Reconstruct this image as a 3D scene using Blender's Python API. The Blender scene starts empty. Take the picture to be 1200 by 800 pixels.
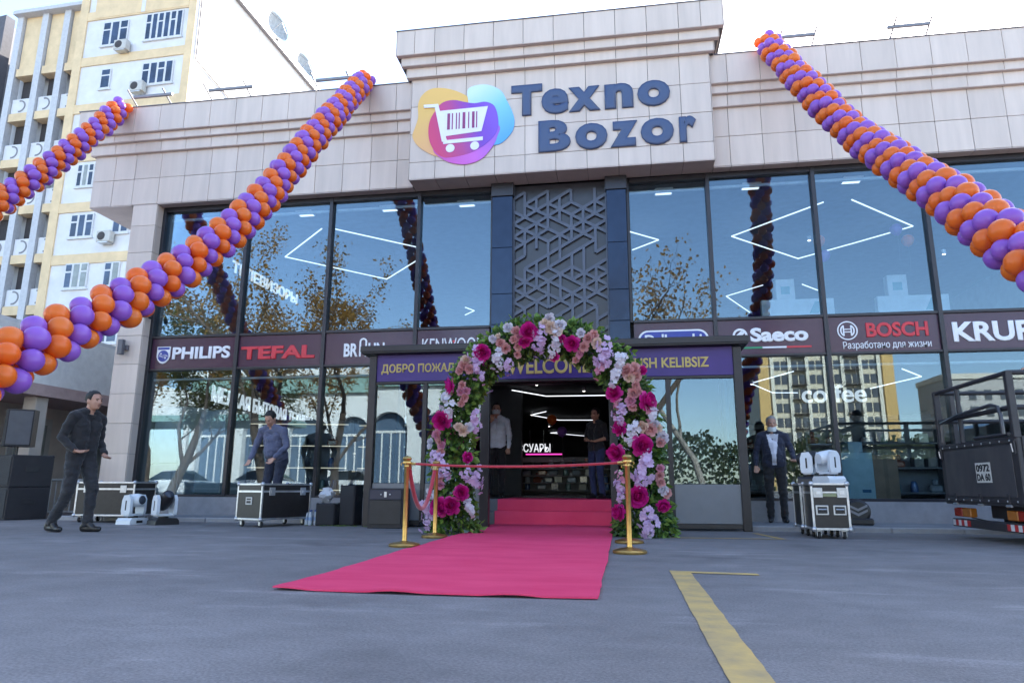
import bpy, bmesh, math, random
from mathutils import Vector, Matrix, noise

R = math.radians
sc = bpy.context.scene
col = sc.collection

# ---------------------------------------------------------------- camera
cam_data = bpy.data.cameras.new("camera")
cam_data.sensor_width = 36.0
cam_data.lens = 24.0
cam_data.clip_start = 0.05
cam_data.clip_end = 2000.0
cam = bpy.data.objects.new("camera", cam_data)
col.objects.link(cam)
PITCH, ROLL, YAW, CAM_H = R(12.0), R(0.25), R(9.1), 0.61
_right = Vector((math.cos(YAW), math.sin(YAW), 0))
_fwd0 = Vector((-math.sin(YAW), math.cos(YAW), 0))
_up0 = Vector((0, 0, 1))
_fwd = _fwd0 * math.cos(PITCH) + _up0 * math.sin(PITCH)
_up = _up0 * math.cos(PITCH) - _fwd0 * math.sin(PITCH)
_r2 = _right * math.cos(ROLL) + _up * math.sin(ROLL)
_u2 = _up * math.cos(ROLL) - _right * math.sin(ROLL)
cam.matrix_world = Matrix((( _r2.x, _u2.x, -_fwd.x, 0), (_r2.y, _u2.y, -_fwd.y, 0), (_r2.z, _u2.z, -_fwd.z, CAM_H), (0, 0, 0, 1)))
sc.camera = cam

# ---------------------------------------------------------------- sky, sun, exposure
SUN_EL, SUN_AZ = R(31.9), R(26.5)          # azimuth measured from +Y towards +X
world = bpy.data.worlds.new("World")
sc.world = world
world.use_nodes = True
wn = world.node_tree
sky = wn.nodes.new("ShaderNodeTexSky")
sky.sky_type = "NISHITA"
sky.sun_disc = False
sky.sun_elevation = SUN_EL
sky.sun_rotation = SUN_AZ
sky.altitude = 450
sky.air_density = 1.0
sky.dust_density = 1.2
sky.ozone_density = 1.0
wn.links.new(sky.outputs[0], wn.nodes["Background"].inputs[0])
wn.nodes["Background"].inputs[1].default_value = 0.10

sun_data = bpy.data.lights.new("sun", "SUN")
sun_data.energy = 3.6
sun_data.angle = R(0.5)
sun_data.color = (1.0, 0.93, 0.82)
sun = bpy.data.objects.new("sun", sun_data)
col.objects.link(sun)
_sd = Vector((math.sin(SUN_AZ) * math.cos(SUN_EL), math.cos(SUN_AZ) * math.cos(SUN_EL), math.sin(SUN_EL)))
sun.rotation_euler = _sd.to_track_quat("Z", "Y").to_euler()
sun.location = (20, 40, 30)

vs = sc.view_settings
vs.view_transform = "Standard"
vs.look = "None"
vs.gamma = 1.0
vs.use_curve_mapping = False
vs.exposure = 2.8
sc.cycles.use_denoising = True
sc.cycles.max_bounces = 10
sc.cycles.transparent_max_bounces = 24
sc.cycles.caustics_reflective = False
sc.cycles.caustics_refractive = False
sc.cycles.sample_clamp_indirect = 6.0

# ---------------------------------------------------------------- materials
MATS = {}

def mat(name, c, rough=0.6, metal=0.0, var=0.10, scale=6.0, rnd=0.0, bump=0.0, bscale=60.0, spec=0.5,
        emit=None, estr=0.0, sheen=0.0, c2=None, coat=0.0, detail=5.0, stretch=(1, 1, 1), world=False):
    """procedural material: noise-varied colour, optional per-object variation, fine bump"""
    if name in MATS:
        return MATS[name]
    m = bpy.data.materials.new(name)
    m.use_nodes = True
    nt = m.node_tree
    N, L = nt.nodes, nt.links
    b = N["Principled BSDF"]
    b.inputs["Roughness"].default_value = rough
    b.inputs["Metallic"].default_value = metal
    b.inputs["Specular IOR Level"].default_value = spec
    b.inputs["Coat Weight"].default_value = coat
    b.inputs["Sheen Weight"].default_value = sheen
    tc = N.new("ShaderNodeTexCoord")
    mp = N.new("ShaderNodeMapping")
    mp.inputs["Scale"].default_value = stretch
    L.new(N.new("ShaderNodeNewGeometry").outputs["Position"] if world else tc.outputs["Object"], mp.inputs[0])
    nz = N.new("ShaderNodeTexNoise")
    nz.inputs["Scale"].default_value = scale
    nz.inputs["Detail"].default_value = detail
    nz.inputs["Roughness"].default_value = 0.6
    L.new(mp.outputs[0], nz.inputs["Vector"])
    ramp = N.new("ShaderNodeMapRange")
    ramp.inputs[1].default_value = 0.25
    ramp.inputs[2].default_value = 0.75
    L.new(nz.outputs["Fac"], ramp.inputs[0])
    mix = N.new("ShaderNodeMix")
    mix.data_type = "RGBA"
    d = c2 if c2 else tuple(max(0, x * (1 - 2 * var)) for x in c)
    mix.inputs[6].default_value = (*d, 1)
    mix.inputs[7].default_value = (*[min(1, x * (1 + (0 if c2 else var * 0.6))) for x in c], 1)
    L.new(ramp.outputs[0], mix.inputs[0])
    out = mix.outputs[2]
    if rnd > 0:
        oi = N.new("ShaderNodeObjectInfo")
        hsv = N.new("ShaderNodeHueSaturation")
        mr = N.new("ShaderNodeMapRange")
        mr.inputs[3].default_value = 1 - rnd
        mr.inputs[4].default_value = 1 + rnd
        L.new(oi.outputs["Random"], mr.inputs[0])
        L.new(mr.outputs[0], hsv.inputs["Value"])
        L.new(out, hsv.inputs["Color"])
        out = hsv.outputs[0]
    L.new(out, b.inputs["Base Color"])
    if bump > 0:
        n2 = N.new("ShaderNodeTexNoise")
        n2.inputs["Scale"].default_value = bscale
        n2.inputs["Detail"].default_value = 4
        L.new(mp.outputs[0], n2.inputs["Vector"])
        bp = N.new("ShaderNodeBump")
        bp.inputs["Strength"].default_value = bump
        bp.inputs["Distance"].default_value = 0.01
        L.new(n2.outputs["Fac"], bp.inputs["Height"])
        L.new(bp.outputs[0], b.inputs["Normal"])
    if emit:
        b.inputs["Emission Color"].default_value = (*emit, 1)
        b.inputs["Emission Strength"].default_value = estr
    MATS[name] = m
    return m

def glass_mat(name, refl=0.3, tint=(0.80, 0.88, 0.92), rough=0.0, wob=0.0002):
    if name in MATS:
        return MATS[name]
    m = bpy.data.materials.new(name)
    m.use_nodes = True
    nt = m.node_tree
    N, L = nt.nodes, nt.links
    N.remove(N["Principled BSDF"])
    out = N["Material Output"]
    gl = N.new("ShaderNodeBsdfGlossy")
    gl.inputs["Roughness"].default_value = rough
    gl.inputs["Color"].default_value = (0.74, 0.89, 1.0, 1)
    tr = N.new("ShaderNodeBsdfTransparent")
    tr.inputs["Color"].default_value = (*tint, 1)
    fr = N.new("ShaderNodeFresnel")
    fr.inputs["IOR"].default_value = 1.5
    mr = N.new("ShaderNodeMapRange")
    mr.inputs[3].default_value = refl
    mr.inputs[4].default_value = 1.0
    L.new(fr.outputs[0], mr.inputs[0])
    mx = N.new("ShaderNodeMixShader")
    L.new(mr.outputs[0], mx.inputs[0])
    L.new(tr.outputs[0], mx.inputs[1])
    L.new(gl.outputs[0], mx.inputs[2])
    L.new(mx.outputs[0], out.inputs[0])
    if wob > 0:                                   # float-glass waviness
        tc = N.new("ShaderNodeTexCoord")
        nz = N.new("ShaderNodeTexNoise")
        nz.inputs["Scale"].default_value = 0.9
        nz.inputs["Detail"].default_value = 1.0
        L.new(tc.outputs["Object"], nz.inputs["Vector"])
        bp = N.new("ShaderNodeBump")
        bp.inputs["Strength"].default_value = 1.0
        bp.inputs["Distance"].default_value = wob
        L.new(nz.outputs["Fac"], bp.inputs["Height"])
        L.new(bp.outputs[0], gl.inputs["Normal"])
    MATS[name] = m
    return m

def emit_mat(name, c, s):
    if name in MATS:
        return MATS[name]
    m = bpy.data.materials.new(name)
    m.use_nodes = True
    b = m.node_tree.nodes["Principled BSDF"]
    b.inputs["Base Color"].default_value = (*[0.8 * x for x in c], 1)
    b.inputs["Emission Color"].default_value = (*c, 1)
    b.inputs["Emission Strength"].default_value = s
    MATS[name] = m
    return m

def leaf_mat(name, c, c2, trans=0.35, rough=0.5):
    """leaf or petal: noise colour, partly translucent"""
    if name in MATS:
        return MATS[name]
    m = bpy.data.materials.new(name)
    m.use_nodes = True
    nt = m.node_tree
    N, L = nt.nodes, nt.links
    b = N["Principled BSDF"]
    b.inputs["Roughness"].default_value = rough
    tc = N.new("ShaderNodeTexCoord")
    nz = N.new("ShaderNodeTexNoise")
    nz.inputs["Scale"].default_value = 9.0
    nz.inputs["Detail"].default_value = 3.0
    L.new(tc.outputs["Object"], nz.inputs["Vector"])
    mr = N.new("ShaderNodeMapRange")
    mr.inputs[1].default_value = 0.32
    mr.inputs[2].default_value = 0.68
    L.new(nz.outputs["Fac"], mr.inputs[0])
    mix = N.new("ShaderNodeMix")
    mix.data_type = "RGBA"
    mix.inputs[6].default_value = (*c2, 1)
    mix.inputs[7].default_value = (*c, 1)
    L.new(mr.outputs[0], mix.inputs[0])
    L.new(mix.outputs[2], b.inputs["Base Color"])
    tl = N.new("ShaderNodeBsdfTranslucent")
    L.new(mix.outputs[2], tl.inputs["Color"])
    mx = N.new("ShaderNodeMixShader")
    mx.inputs[0].default_value = trans
    L.new(b.outputs[0], mx.inputs[1])
    L.new(tl.outputs[0], mx.inputs[2])
    L.new(mx.outputs[0], N["Material Output"].inputs[0])
    MATS[name] = m
    return m

def ramp_mat(name, stops, axis, lo, hi, rough=0.4):
    """flat print with a colour gradient of its own along a direction (x,z) in metres"""
    m = bpy.data.materials.new(name)
    m.use_nodes = True
    nt = m.node_tree
    N, L = nt.nodes, nt.links
    b = N["Principled BSDF"]
    b.inputs["Roughness"].default_value = rough
    tc = N.new("ShaderNodeTexCoord")
    dp = N.new("ShaderNodeVectorMath")
    dp.operation = "DOT_PRODUCT"
    dp.inputs[1].default_value = (axis[0], 0, axis[1])
    L.new(tc.outputs["Object"], dp.inputs[0])
    mr = N.new("ShaderNodeMapRange")
    mr.inputs[1].default_value = lo
    mr.inputs[2].default_value = hi
    L.new(dp.outputs["Value"], mr.inputs[0])
    cr = N.new("ShaderNodeValToRGB")
    while len(cr.color_ramp.elements) < len(stops):
        cr.color_ramp.elements.new(0.5)
    for e, (p, c) in zip(cr.color_ramp.elements, stops):
        e.position = p
        e.color = (*c, 1)
    L.new(mr.outputs[0], cr.inputs[0])
    L.new(cr.outputs[0], b.inputs["Base Color"])
    return m

# ---------------------------------------------------------------- geometry helpers
def tag(o, label=None, cat=None, group=None, kind=None):
    if label: o["label"] = label
    if cat: o["category"] = cat
    if group: o["group"] = group
    if kind: o["kind"] = kind
    return o

def thing(name, label, cat, loc=(0, 0, 0), rz=0.0, group=None):
    o = bpy.data.objects.new(name, None)
    o.empty_display_size = 0.1
    col.objects.link(o)
    o.location = loc
    o.rotation_euler = (0, 0, rz)
    return tag(o, label, cat, group)

def link(name, me, parent=None, loc=(0, 0, 0), rot=(0, 0, 0), scale=(1, 1, 1)):
    o = bpy.data.objects.new(name, me)
    col.objects.link(o)
    if parent: o.parent = parent
    o.location = loc
    o.rotation_euler = rot
    o.scale = scale
    return o

def copy_tree(o, parent=None):
    c = o.copy()
    col.objects.link(c)
    c.parent = parent
    for ch in list(o.children):
        copy_tree(ch, c)
    return c

class MB:
    """collects shapes; build() links them as one mesh object"""
    def __init__(s):
        s.v, s.f, s.mi, s.sm = [], [], [], []
        s.cur, s.smooth = 0, False
    def add(s, verts, faces):
        o = len(s.v)
        s.v += [tuple(p) for p in verts]
        for f in faces:
            s.f.append(tuple(i + o for i in f))
            s.mi.append(s.cur)
            s.sm.append(s.smooth)
        return s
    def box(s, x0, x1, y0, y1, z0, z1):
        return s.add([(x0, y0, z0), (x1, y0, z0), (x1, y1, z0), (x0, y1, z0), (x0, y0, z1), (x1, y0, z1), (x1, y1, z1), (x0, y1, z1)],
                     [(0, 3, 2, 1), (4, 5, 6, 7), (0, 1, 5, 4), (1, 2, 6, 5), (2, 3, 7, 6), (3, 0, 4, 7)])
    def bbox(s, x0, x1, y0, y1, z0, z1, b=0.01):
        """box with chamfered edges"""
        b = min(b, (x1 - x0) * 0.45, (y1 - y0) * 0.45, (z1 - z0) * 0.45)
        vs, idx = [], {}
        for ix, X in enumerate((x0, x1)):
            for iy, Y in enumerate((y0, y1)):
                for iz, Z in enumerate((z0, z1)):
                    sx, sy, sz = (b if ix == 0 else -b), (b if iy == 0 else -b), (b if iz == 0 else -b)
                    for k, p in enumerate(((X, Y + sy, Z + sz), (X + sx, Y, Z + sz), (X + sx, Y + sy, Z))):
                        idx[(ix, iy, iz, k)] = len(vs)
                        vs.append(p)
        I = idx
        f = []
        for ix in (0, 1):
            q = [I[(ix, 0, 0, 0)], I[(ix, 1, 0, 0)], I[(ix, 1, 1, 0)], I[(ix, 0, 1, 0)]]
            f.append(q if ix else q[::-1])
        for iy in (0, 1):
            q = [I[(0, iy, 0, 1)], I[(1, iy, 0, 1)], I[(1, iy, 1, 1)], I[(0, iy, 1, 1)]]
            f.append(q[::-1] if iy else q)
        for iz in (0, 1):
            q = [I[(0, 0, iz, 2)], I[(1, 0, iz, 2)], I[(1, 1, iz, 2)], I[(0, 1, iz, 2)]]
            f.append(q if iz else q[::-1])
        for ix in (0, 1):
            for iy in (0, 1):
                q = [I[(ix, iy, 0, 0)], I[(ix, iy, 0, 1)], I[(ix, iy, 1, 1)], I[(ix, iy, 1, 0)]]
                f.append(q if (ix + iy) % 2 == 0 else q[::-1])
        for ix in (0, 1):
            for iz in (0, 1):
                q = [I[(ix, 0, iz, 0)], I[(ix, 1, iz, 0)], I[(ix, 1, iz, 2)], I[(ix, 0, iz, 2)]]
                f.append(q if (ix + iz) % 2 == 0 else q[::-1])
        for iy in (0, 1):
            for iz in (0, 1):
                q = [I[(0, iy, iz, 1)], I[(0, iy, iz, 2)], I[(1, iy, iz, 2)], I[(1, iy, iz, 1)]]
                f.append(q if (iy + iz) % 2 == 0 else q[::-1])
        for ix in (0, 1):
            for iy in (0, 1):
                for iz in (0, 1):
                    q = [I[(ix, iy, iz, 0)], I[(ix, iy, iz, 1)], I[(ix, iy, iz, 2)]]
                    f.append(q if (ix + iy + iz) % 2 == 1 else q[::-1])
        return s.add(vs, f)
    def prism(s, pts, a, b, axis="y"):
        """polygon pts (two coordinates, counter-clockwise) extruded along an axis from a to b"""
        def P(u, w, t):
            return {"y": (u, t, w), "x": (t, u, w), "z": (u, w, t)}[axis]
        n = len(pts)
        vs = [P(u, w, a) for u, w in pts] + [P(u, w, b) for u, w in pts]
        fs = [tuple(range(n)), tuple(range(2 * n - 1, n - 1, -1))]
        fs += [(i, i + n, (i + 1) % n + n, (i + 1) % n) for i in range(n)]
        if axis in ("x", "z"):
            fs = [f[::-1] for f in fs]
        return s.add(vs, fs)
    def tube(s, pts, rad, n=8, closed=False, caps=True):
        """swept tube; rad is a number or a list"""
        pts = [Vector(p) for p in pts]
        m = len(pts)
        rr = rad if isinstance(rad, (list, tuple)) else [rad] * m
        up = Vector((0, 0, 1))
        vs, fs = [], []
        prev = None
        for i, p in enumerate(pts):
            a = pts[(i - 1) % m] if (closed or i > 0) else p
            b = pts[(i + 1) % m] if (closed or i < m - 1) else p
            t = (b - a)
            if t.length < 1e-9: t = Vector((0, 0, 1))
            t.normalize()
            if prev is None:
                ref = up if abs(t.z) < 0.95 else Vector((1, 0, 0))
                nrm = t.cross(ref).normalized()
            else:
                nrm = (prev - t * prev.dot(t))
                if nrm.length < 1e-6: nrm = t.orthogonal()
                nrm.normalize()
            prev = nrm
            bi = t.cross(nrm)
            for k in range(n):
                an = 2 * math.pi * k / n
                vs.append(p + (nrm * math.cos(an) + bi * math.sin(an)) * rr[i])
        for i in range(m if closed else m - 1):
            j = (i + 1) % m
            for k in range(n):
                k2 = (k + 1) % n
                fs.append((i * n + k, i * n + k2, j * n + k2, j * n + k))
        if caps and not closed:
            fs.append(tuple(range(n - 1, -1, -1)))
            fs.append(tuple((m - 1) * n + k for k in range(n)))
        return s.add(vs, fs)
    def bar(s, a, b, w, h=None):
        """rectangular bar between two points"""
        a, b = Vector(a), Vector(b)
        h = h or w
        t = (b - a).normalized()
        ref = Vector((0, 0, 1)) if abs(t.z) < 0.9 else Vector((0, 1, 0))
        u = t.cross(ref).normalized()
        v = u.cross(t).normalized()
        vs = []
        for p in (a, b):
            for i, j in ((-1, -1), (1, -1), (1, 1), (-1, 1)):
                vs.append(p + u * (i * w / 2) + v * (j * h / 2))
        return s.add(vs, [(3, 2, 1, 0), (4, 5, 6, 7), (0, 1, 5, 4), (1, 2, 6, 5), (2, 3, 7, 6), (3, 0, 4, 7)])
    def lathe(s, prof, n=20, c=(0, 0, 0), axis="z"):
        """profile of (radius, height) turned round an axis"""
        vs, fs = [], []
        m = len(prof)
        for r, h in prof:
            for k in range(n):
                a = 2 * math.pi * k / n
                x, y = r * math.cos(a), r * math.sin(a)
                p = {"z": (x, y, h), "y": (x, h, -y), "x": (h, x, y)}[axis]
                vs.append((p[0] + c[0], p[1] + c[1], p[2] + c[2]))
        for i in range(m - 1):
            for k in range(n):
                k2 = (k + 1) % n
                fs.append((i * n + k, i * n + k2, (i + 1) * n + k2, (i + 1) * n + k))
        fs.append(tuple(range(n - 1, -1, -1)))
        fs.append(tuple((m - 1) * n + k for k in range(n)))
        return s.add(vs, fs)
    def ell(s, c, r, n=14, m=8):
        """ellipsoid"""
        vs, fs = [], []
        for i in range(1, m):
            th = math.pi * i / m
            for k in range(n):
                a = 2 * math.pi * k / n
                vs.append((c[0] + r[0] * math.sin(th) * math.cos(a), c[1] + r[1] * math.sin(th) * math.sin(a), c[2] - r[2] * math.cos(th)))
        b = len(vs)
        vs += [(c[0], c[1], c[2] - r[2]), (c[0], c[1], c[2] + r[2])]
        for i in range(m - 2):
            for k in range(n):
                k2 = (k + 1) % n
                fs.append((i * n + k, i * n + k2, (i + 1) * n + k2, (i + 1) * n + k))
        for k in range(n):
            k2 = (k + 1) % n
            fs.append((b, k2, k))
            fs.append((b + 1, (m - 2) * n + k, (m - 2) * n + k2))
        return s.add(vs, fs)
    def mesh(s, name, mats, sharp=35):
        me = bpy.data.meshes.new(name)
        me.from_pydata(s.v, [], s.f)
        for m in (mats if isinstance(mats, (list, tuple)) else [mats]):
            me.materials.append(m)
        me.polygons.foreach_set("material_index", s.mi)
        if any(s.sm):
            me.polygons.foreach_set("use_smooth", s.sm)
            me.set_sharp_from_angle(angle=R(sharp))
        me.update()
        return me
    def build(s, name, mats, parent=None, loc=(0, 0, 0), rot=(0, 0, 0)):
        return link(name, s.mesh(name, mats), parent, loc, rot)

def smb():
    m = MB()
    m.smooth = True
    return m

def box(name, x0, x1, y0, y1, z0, z1, m, parent=None, b=0.0):
    g = MB()
    g.bbox(x0, x1, y0, y1, z0, z1, b) if b else g.box(x0, x1, y0, y1, z0, z1)
    return g.build(name, m, parent)

def catmull(pts, n=8, closed=False):
    P = [Vector(p) for p in pts]
    out = []
    m = len(P)
    for i in range(m if closed else m - 1):
        p0 = P[(i - 1) % m] if (closed or i > 0) else P[i] * 2 - P[i + 1]
        p1, p2 = P[i], P[(i + 1) % m]
        p3 = P[(i + 2) % m] if (closed or i < m - 2) else p2 * 2 - p1
        for k in range(n):
            t = k / n
            out.append(0.5 * ((2 * p1) + (p2 - p0) * t + (2 * p0 - 5 * p1 + 4 * p2 - p3) * t * t + (3 * p1 - p0 - 3 * p2 + p3) * t ** 3))
    if not closed:
        out.append(P[-1].copy())
    return out

def text_mesh(s, x0, x1, z0, z1, y, m, depth=0.012, bold=0.0, shear=0.0, spacing=1.0):
    """lettering as a mesh facing -Y, its ink fitted to the given rectangle"""
    cu = bpy.data.curves.new("t", "FONT")
    cu.body = s
    cu.size = 1.0
    cu.extrude = 0.4
    cu.bevel_depth = bold
    cu.bevel_resolution = 0
    cu.shear = shear
    cu.space_character = spacing
    cu.resolution_u = 4
    ob = bpy.data.objects.new("t", cu)
    col.objects.link(ob)
    dg = bpy.context.evaluated_depsgraph_get()
    me = bpy.data.meshes.new_from_object(ob.evaluated_get(dg))
    col.objects.unlink(ob)
    bpy.data.objects.remove(ob)
    bpy.data.curves.remove(cu)
    xs = [v.co.x for v in me.vertices]
    ys = [v.co.y for v in me.vertices]
    ax, bx, ay, by = min(xs), max(xs), min(ys), max(ys)
    for v in me.vertices:
        c = v.co.copy()
        f = 1.0 if c.z > 0.4 + bold * 0.5 or (bold == 0 and c.z > 0) else (0.965 if c.z > 0 else 0.0)
        v.co = (x0 + (c.x - ax) / (bx - ax) * (x1 - x0), y - f * depth, z0 + (c.y - ay) / (by - ay) * (z1 - z0))
    me.materials.clear()
    me.materials.append(m)
    me.update()
    return me

def text(name, s, x0, x1, z0, z1, y, m, parent=None, **k):
    return link(name, text_mesh(s, x0, x1, z0, z1, y, m, **k), parent)
# ================================================================ SETTING: ground
def asphalt():
    m = bpy.data.materials.new("asphalt")
    m.use_nodes = True
    nt = m.node_tree
    N, L = nt.nodes, nt.links
    b = N["Principled BSDF"]
    tc = N.new("ShaderNodeTexCoord")
    def nz(scale, det, stretch=(1, 1, 1), rough=0.6):
        mp = N.new("ShaderNodeMapping")
        mp.inputs["Scale"].default_value = stretch
        mp.inputs["Rotation"].default_value = (0, 0, 0.3)
        L.new(tc.outputs["Object"], mp.inputs[0])
        t = N.new("ShaderNodeTexNoise")
        t.inputs["Scale"].default_value = scale
        t.inputs["Detail"].default_value = det
        t.inputs["Roughness"].default_value = rough
        L.new(mp.outputs[0], t.inputs["Vector"])
        return t.outputs["Fac"]
    def rng(s, a, c, lo, hi):
        r = N.new("ShaderNodeMapRange")
        for i, v in enumerate((a, c, lo, hi)):
            r.inputs[1 + i].default_value = v
        L.new(s, r.inputs[0])
        return r.outputs[0]
    def mul(a, c):
        k = N.new("ShaderNodeMath")
        k.operation = "MULTIPLY"
        L.new(a, k.inputs[0])
        L.new(c, k.inputs[1])
        return k.outputs[0]
    big = rng(nz(0.35, 5), 0.3, 0.7, 0.74, 1.2)
    mid = rng(nz(2.2, 7, (1, 1.4, 1), 0.7), 0.3, 0.7, 0.84, 1.17)
    dust = rng(nz(0.9, 7, (0.5, 2.2, 1), 0.7), 0.56, 0.72, 1.0, 1.7)
    fine = rng(nz(75, 3), 0.3, 0.7, 0.72, 1.30)
    stain = rng(nz(0.7, 4, (1, 1, 1), 0.5), 0.30, 0.40, 0.74, 1.0)
    grit = rng(nz(160, 2), 0.66, 0.74, 1.0, 1.9)
    v = mul(mul(mul(mul(mul(big, mid), fine), dust), stain), grit)
    vor = N.new("ShaderNodeTexVoronoi")          # cracks
    vor.feature = "DISTANCE_TO_EDGE"
    vor.inputs["Scale"].default_value = 0.55
    wv = N.new("ShaderNodeTexNoise")
    wv.inputs["Scale"].default_value = 1.5
    L.new(tc.outputs["Object"], wv.inputs["Vector"])
    va = N.new("ShaderNodeVectorMath")
    va.operation = "ADD"
    L.new(tc.outputs["Object"], va.inputs[0])
    L.new(wv.outputs["Color"], va.inputs[1])
    L.new(va.outputs[0], vor.inputs["Vector"])
    crack = rng(vor.outputs["Distance"], 0.0, 0.009, 0.93, 1.0)
    v = mul(v, crack)
    cmb = N.new("ShaderNodeMix")
    cmb.data_type = "RGBA"
    cmb.blend_type = "MULTIPLY"
    cmb.inputs[0].default_value = 1
    cmb.inputs[6].default_value = (0.186, 0.170, 0.168, 1)
    L.new(v, cmb.inputs[7])
    L.new(cmb.outputs[2], b.inputs["Base Color"])
    L.new(rng(nz(1.5, 4), 0.3, 0.7, 0.62, 0.85), b.inputs["Roughness"])
    bp = N.new("ShaderNodeBump")
    bp.inputs["Strength"].default_value = 0.5
    bp.inputs["Distance"].default_value = 0.006
    L.new(nz(110, 3), bp.inputs["Height"])
    L.new(bp.outputs[0], b.inputs["Normal"])
    return m

g = MB()
g.add([(-600, -600, 0), (600, -600, 0), (600, 600, 0), (-600, 600, 0)], [(0, 1, 2, 3)])
tag(g.build("ground", asphalt()), "blue-grey asphalt forecourt in front of the shop", "ground", kind="structure")

PAVE = mat("pavement", (0.22, 0.22, 0.23), 0.85, var=0.2, scale=7, bump=0.3, bscale=90)
for nm, x0, x1, y0 in (("pavement", -10.0, -4.12, 11.05), ("pavement", 1.82, 10.3, 10.62)):
    o = thing(nm, "low grey stone pavement %s along the shop front" % ("left of the entrance" if x0 < 0 else "right of the entrance"), "pavement")
    o["kind"] = "structure"
    n = int((x1 - x0) / 0.9)
    w = (x1 - x0) / n
    sh = MB().bbox(-w / 2 + 0.004, w / 2 - 0.004, 0, 0.14, -0.05, 0.072, 0.012).mesh("kerb_stone", mat("kerb", (0.33, 0.33, 0.34), 0.8, rnd=0.12, bump=0.3))
    for i in range(n):
        link("kerb_stone", sh, o, (x0 + w * (i + 0.5), y0, 0))
    nr = int(round((12.1 - y0 - 0.14) / 0.5))
    d = (12.1 - y0 - 0.14) / nr
    sl = MB().bbox(-w / 2 + 0.004, w / 2 - 0.004, 0.004, d - 0.004, -0.03, 0.068, 0.006).mesh("paving_slab", mat("slab", (0.24, 0.24, 0.25), 0.85, rnd=0.12, bump=0.3))
    for i in range(n):
        for j in range(nr):
            link("paving_slab", sl, o, (x0 + w * (i + 0.5), y0 + 0.14 + d * j, 0))

YEL = mat("yellow_paint", (0.66, 0.42, 0.12), 0.8, c2=(0.30, 0.23, 0.13), scale=5, detail=10, bump=0.2)
def marking(label, pts):
    g = MB()
    # the paint's edges wander and are nibbled by wear
    ed = []
    for k in range(len(pts)):
        a, b = Vector(pts[k]), Vector(pts[(k + 1) % len(pts)])
        n = max(1, int((b - a).length / 0.05))
        nr = Vector((-(b - a).y, (b - a).x)).normalized()
        for q in range(n):
            p = a.lerp(b, q / n)
            w = 0.004 * noise.noise((p.x * 5, p.y * 5, 1)) + 0.004 * noise.noise((p.x * 31, p.y * 31, 4))
            ed.append(p + nr * w)
    g.add([(p.x, p.y, 0.004) for p in ed], [tuple(range(len(ed)))])
    tag(g.build("road_marking", YEL), label, "road marking", kind="structure")
marking("long worn yellow bay line running towards the viewer", [(0.30, -6), (0.44, -6), (0.47, 5.36), (0.325, 5.36)])
marking("short worn yellow line across the end of the long bay line", [(0.325, 5.364), (0.94, 5.30), (0.94, 5.40), (0.325, 5.47)])
marking("thin yellow line on the asphalt before the entrance's right bay", [(0.55, 8.95), (1.86, 8.98), (1.86, 9.06), (0.55, 9.03)])
marking("short yellow line at the right corner of the entrance porch", [(1.86, 8.98), (1.94, 8.98), (1.80, 10.1), (1.72, 10.1)])
marking("faint yellow line on the asphalt below the truck", [(2.75, 5.05), (3.4, 5.0), (3.4, 5.1), (2.75, 5.15)])

# ================================================================ THE SHOP BUILDING
PANEL = mat("cladding", (0.655, 0.55, 0.48), 0.42, var=0.075, scale=1.0, rnd=0.055, bump=0.02, world=True, stretch=(5, 5, 0.5), detail=7)
PANEL_SHADE = mat("shaded_cladding", (0.52, 0.43, 0.40), 0.55, var=0.06, rnd=0.05)  # cladding tone darkened: shade of the undersides painted into the colour
JOINT = mat("joint", (0.10, 0.10, 0.11), 0.9)
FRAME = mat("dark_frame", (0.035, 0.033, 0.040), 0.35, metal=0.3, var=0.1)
POSTM = mat("post_cladding", (0.026, 0.036, 0.058), 0.16, metal=0.75, var=0.1, rnd=0.06)
GLASS_U = glass_mat("window_glass", 0.045)
GLASS_L = glass_mat("shop_glass", 0.04)
GRANITE = mat("granite", (0.34, 0.30, 0.28), 0.5, c2=(0.06, 0.055, 0.06), scale=11, detail=9)
CAP = mat("coping", (0.16, 0.15, 0.17), 0.5, metal=0.6)

shop = thing("shop_building", "two-storey glass-fronted shop clad in pale grey panels", "building")
_pc = {}
def panel(x0, x1, z0, z1, y, parent, m=PANEL, name="panel"):
    w, h = round(x1 - x0 - 0.008, 3), round(z1 - z0 - 0.008, 3)
    k = (w, h, m.name)
    if k not in _pc:
        _pc[k] = MB().bbox(-w / 2, w / 2, 0, 0.022, -h / 2, h / 2, 0.003).mesh(name, m)
    # each panel sits a hair out of true
    o = link(name, _pc[k], parent, ((x0 + x1) / 2, y + random.uniform(-0.002, 0.002), (z0 + z1) / 2))
    o.rotation_euler = (random.gauss(0, 0.0025), 0, random.gauss(0, 0.0025))
    return o
random.seed(3)
colsL = [-10.95, -10.45, -9.97, -9.38, -8.815] + [-8.815 + 0.5785 * i for i in range(1, 8)] + [-4.22, -3.88]
colsR = [1.79, 2.10] + [2.10 + 0.5785 * i for i in range(1, 15)]
XR = colsR[-1]
YF, YC = 11.92, 11.615
rows_side = [(6.315, 6.895, 0), (6.895, 7.465, 0), (7.465, 7.70, 1), (7.70, 7.86, 2), (7.86, 8.44, 3)]
endL = [-10.95, -11.03, -11.12, -11.30]
for z0, z1, st in rows_side:
    y = YF - 0.07 * st
    c = list(colsL)
    c[0] = endL[st]
    for a, b in zip(c[:-1], c[1:]):
        panel(a, b, z0, z1, y, shop)
    for a, b in zip(colsR[:-1], colsR[1:]):
        panel(a, b, z0, z1, y, shop)
colsC = [-3.87, -3.36, -2.78] + [-2.78 + 0.5743 * i for i in range(1, 8)] + [1.78]
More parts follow.
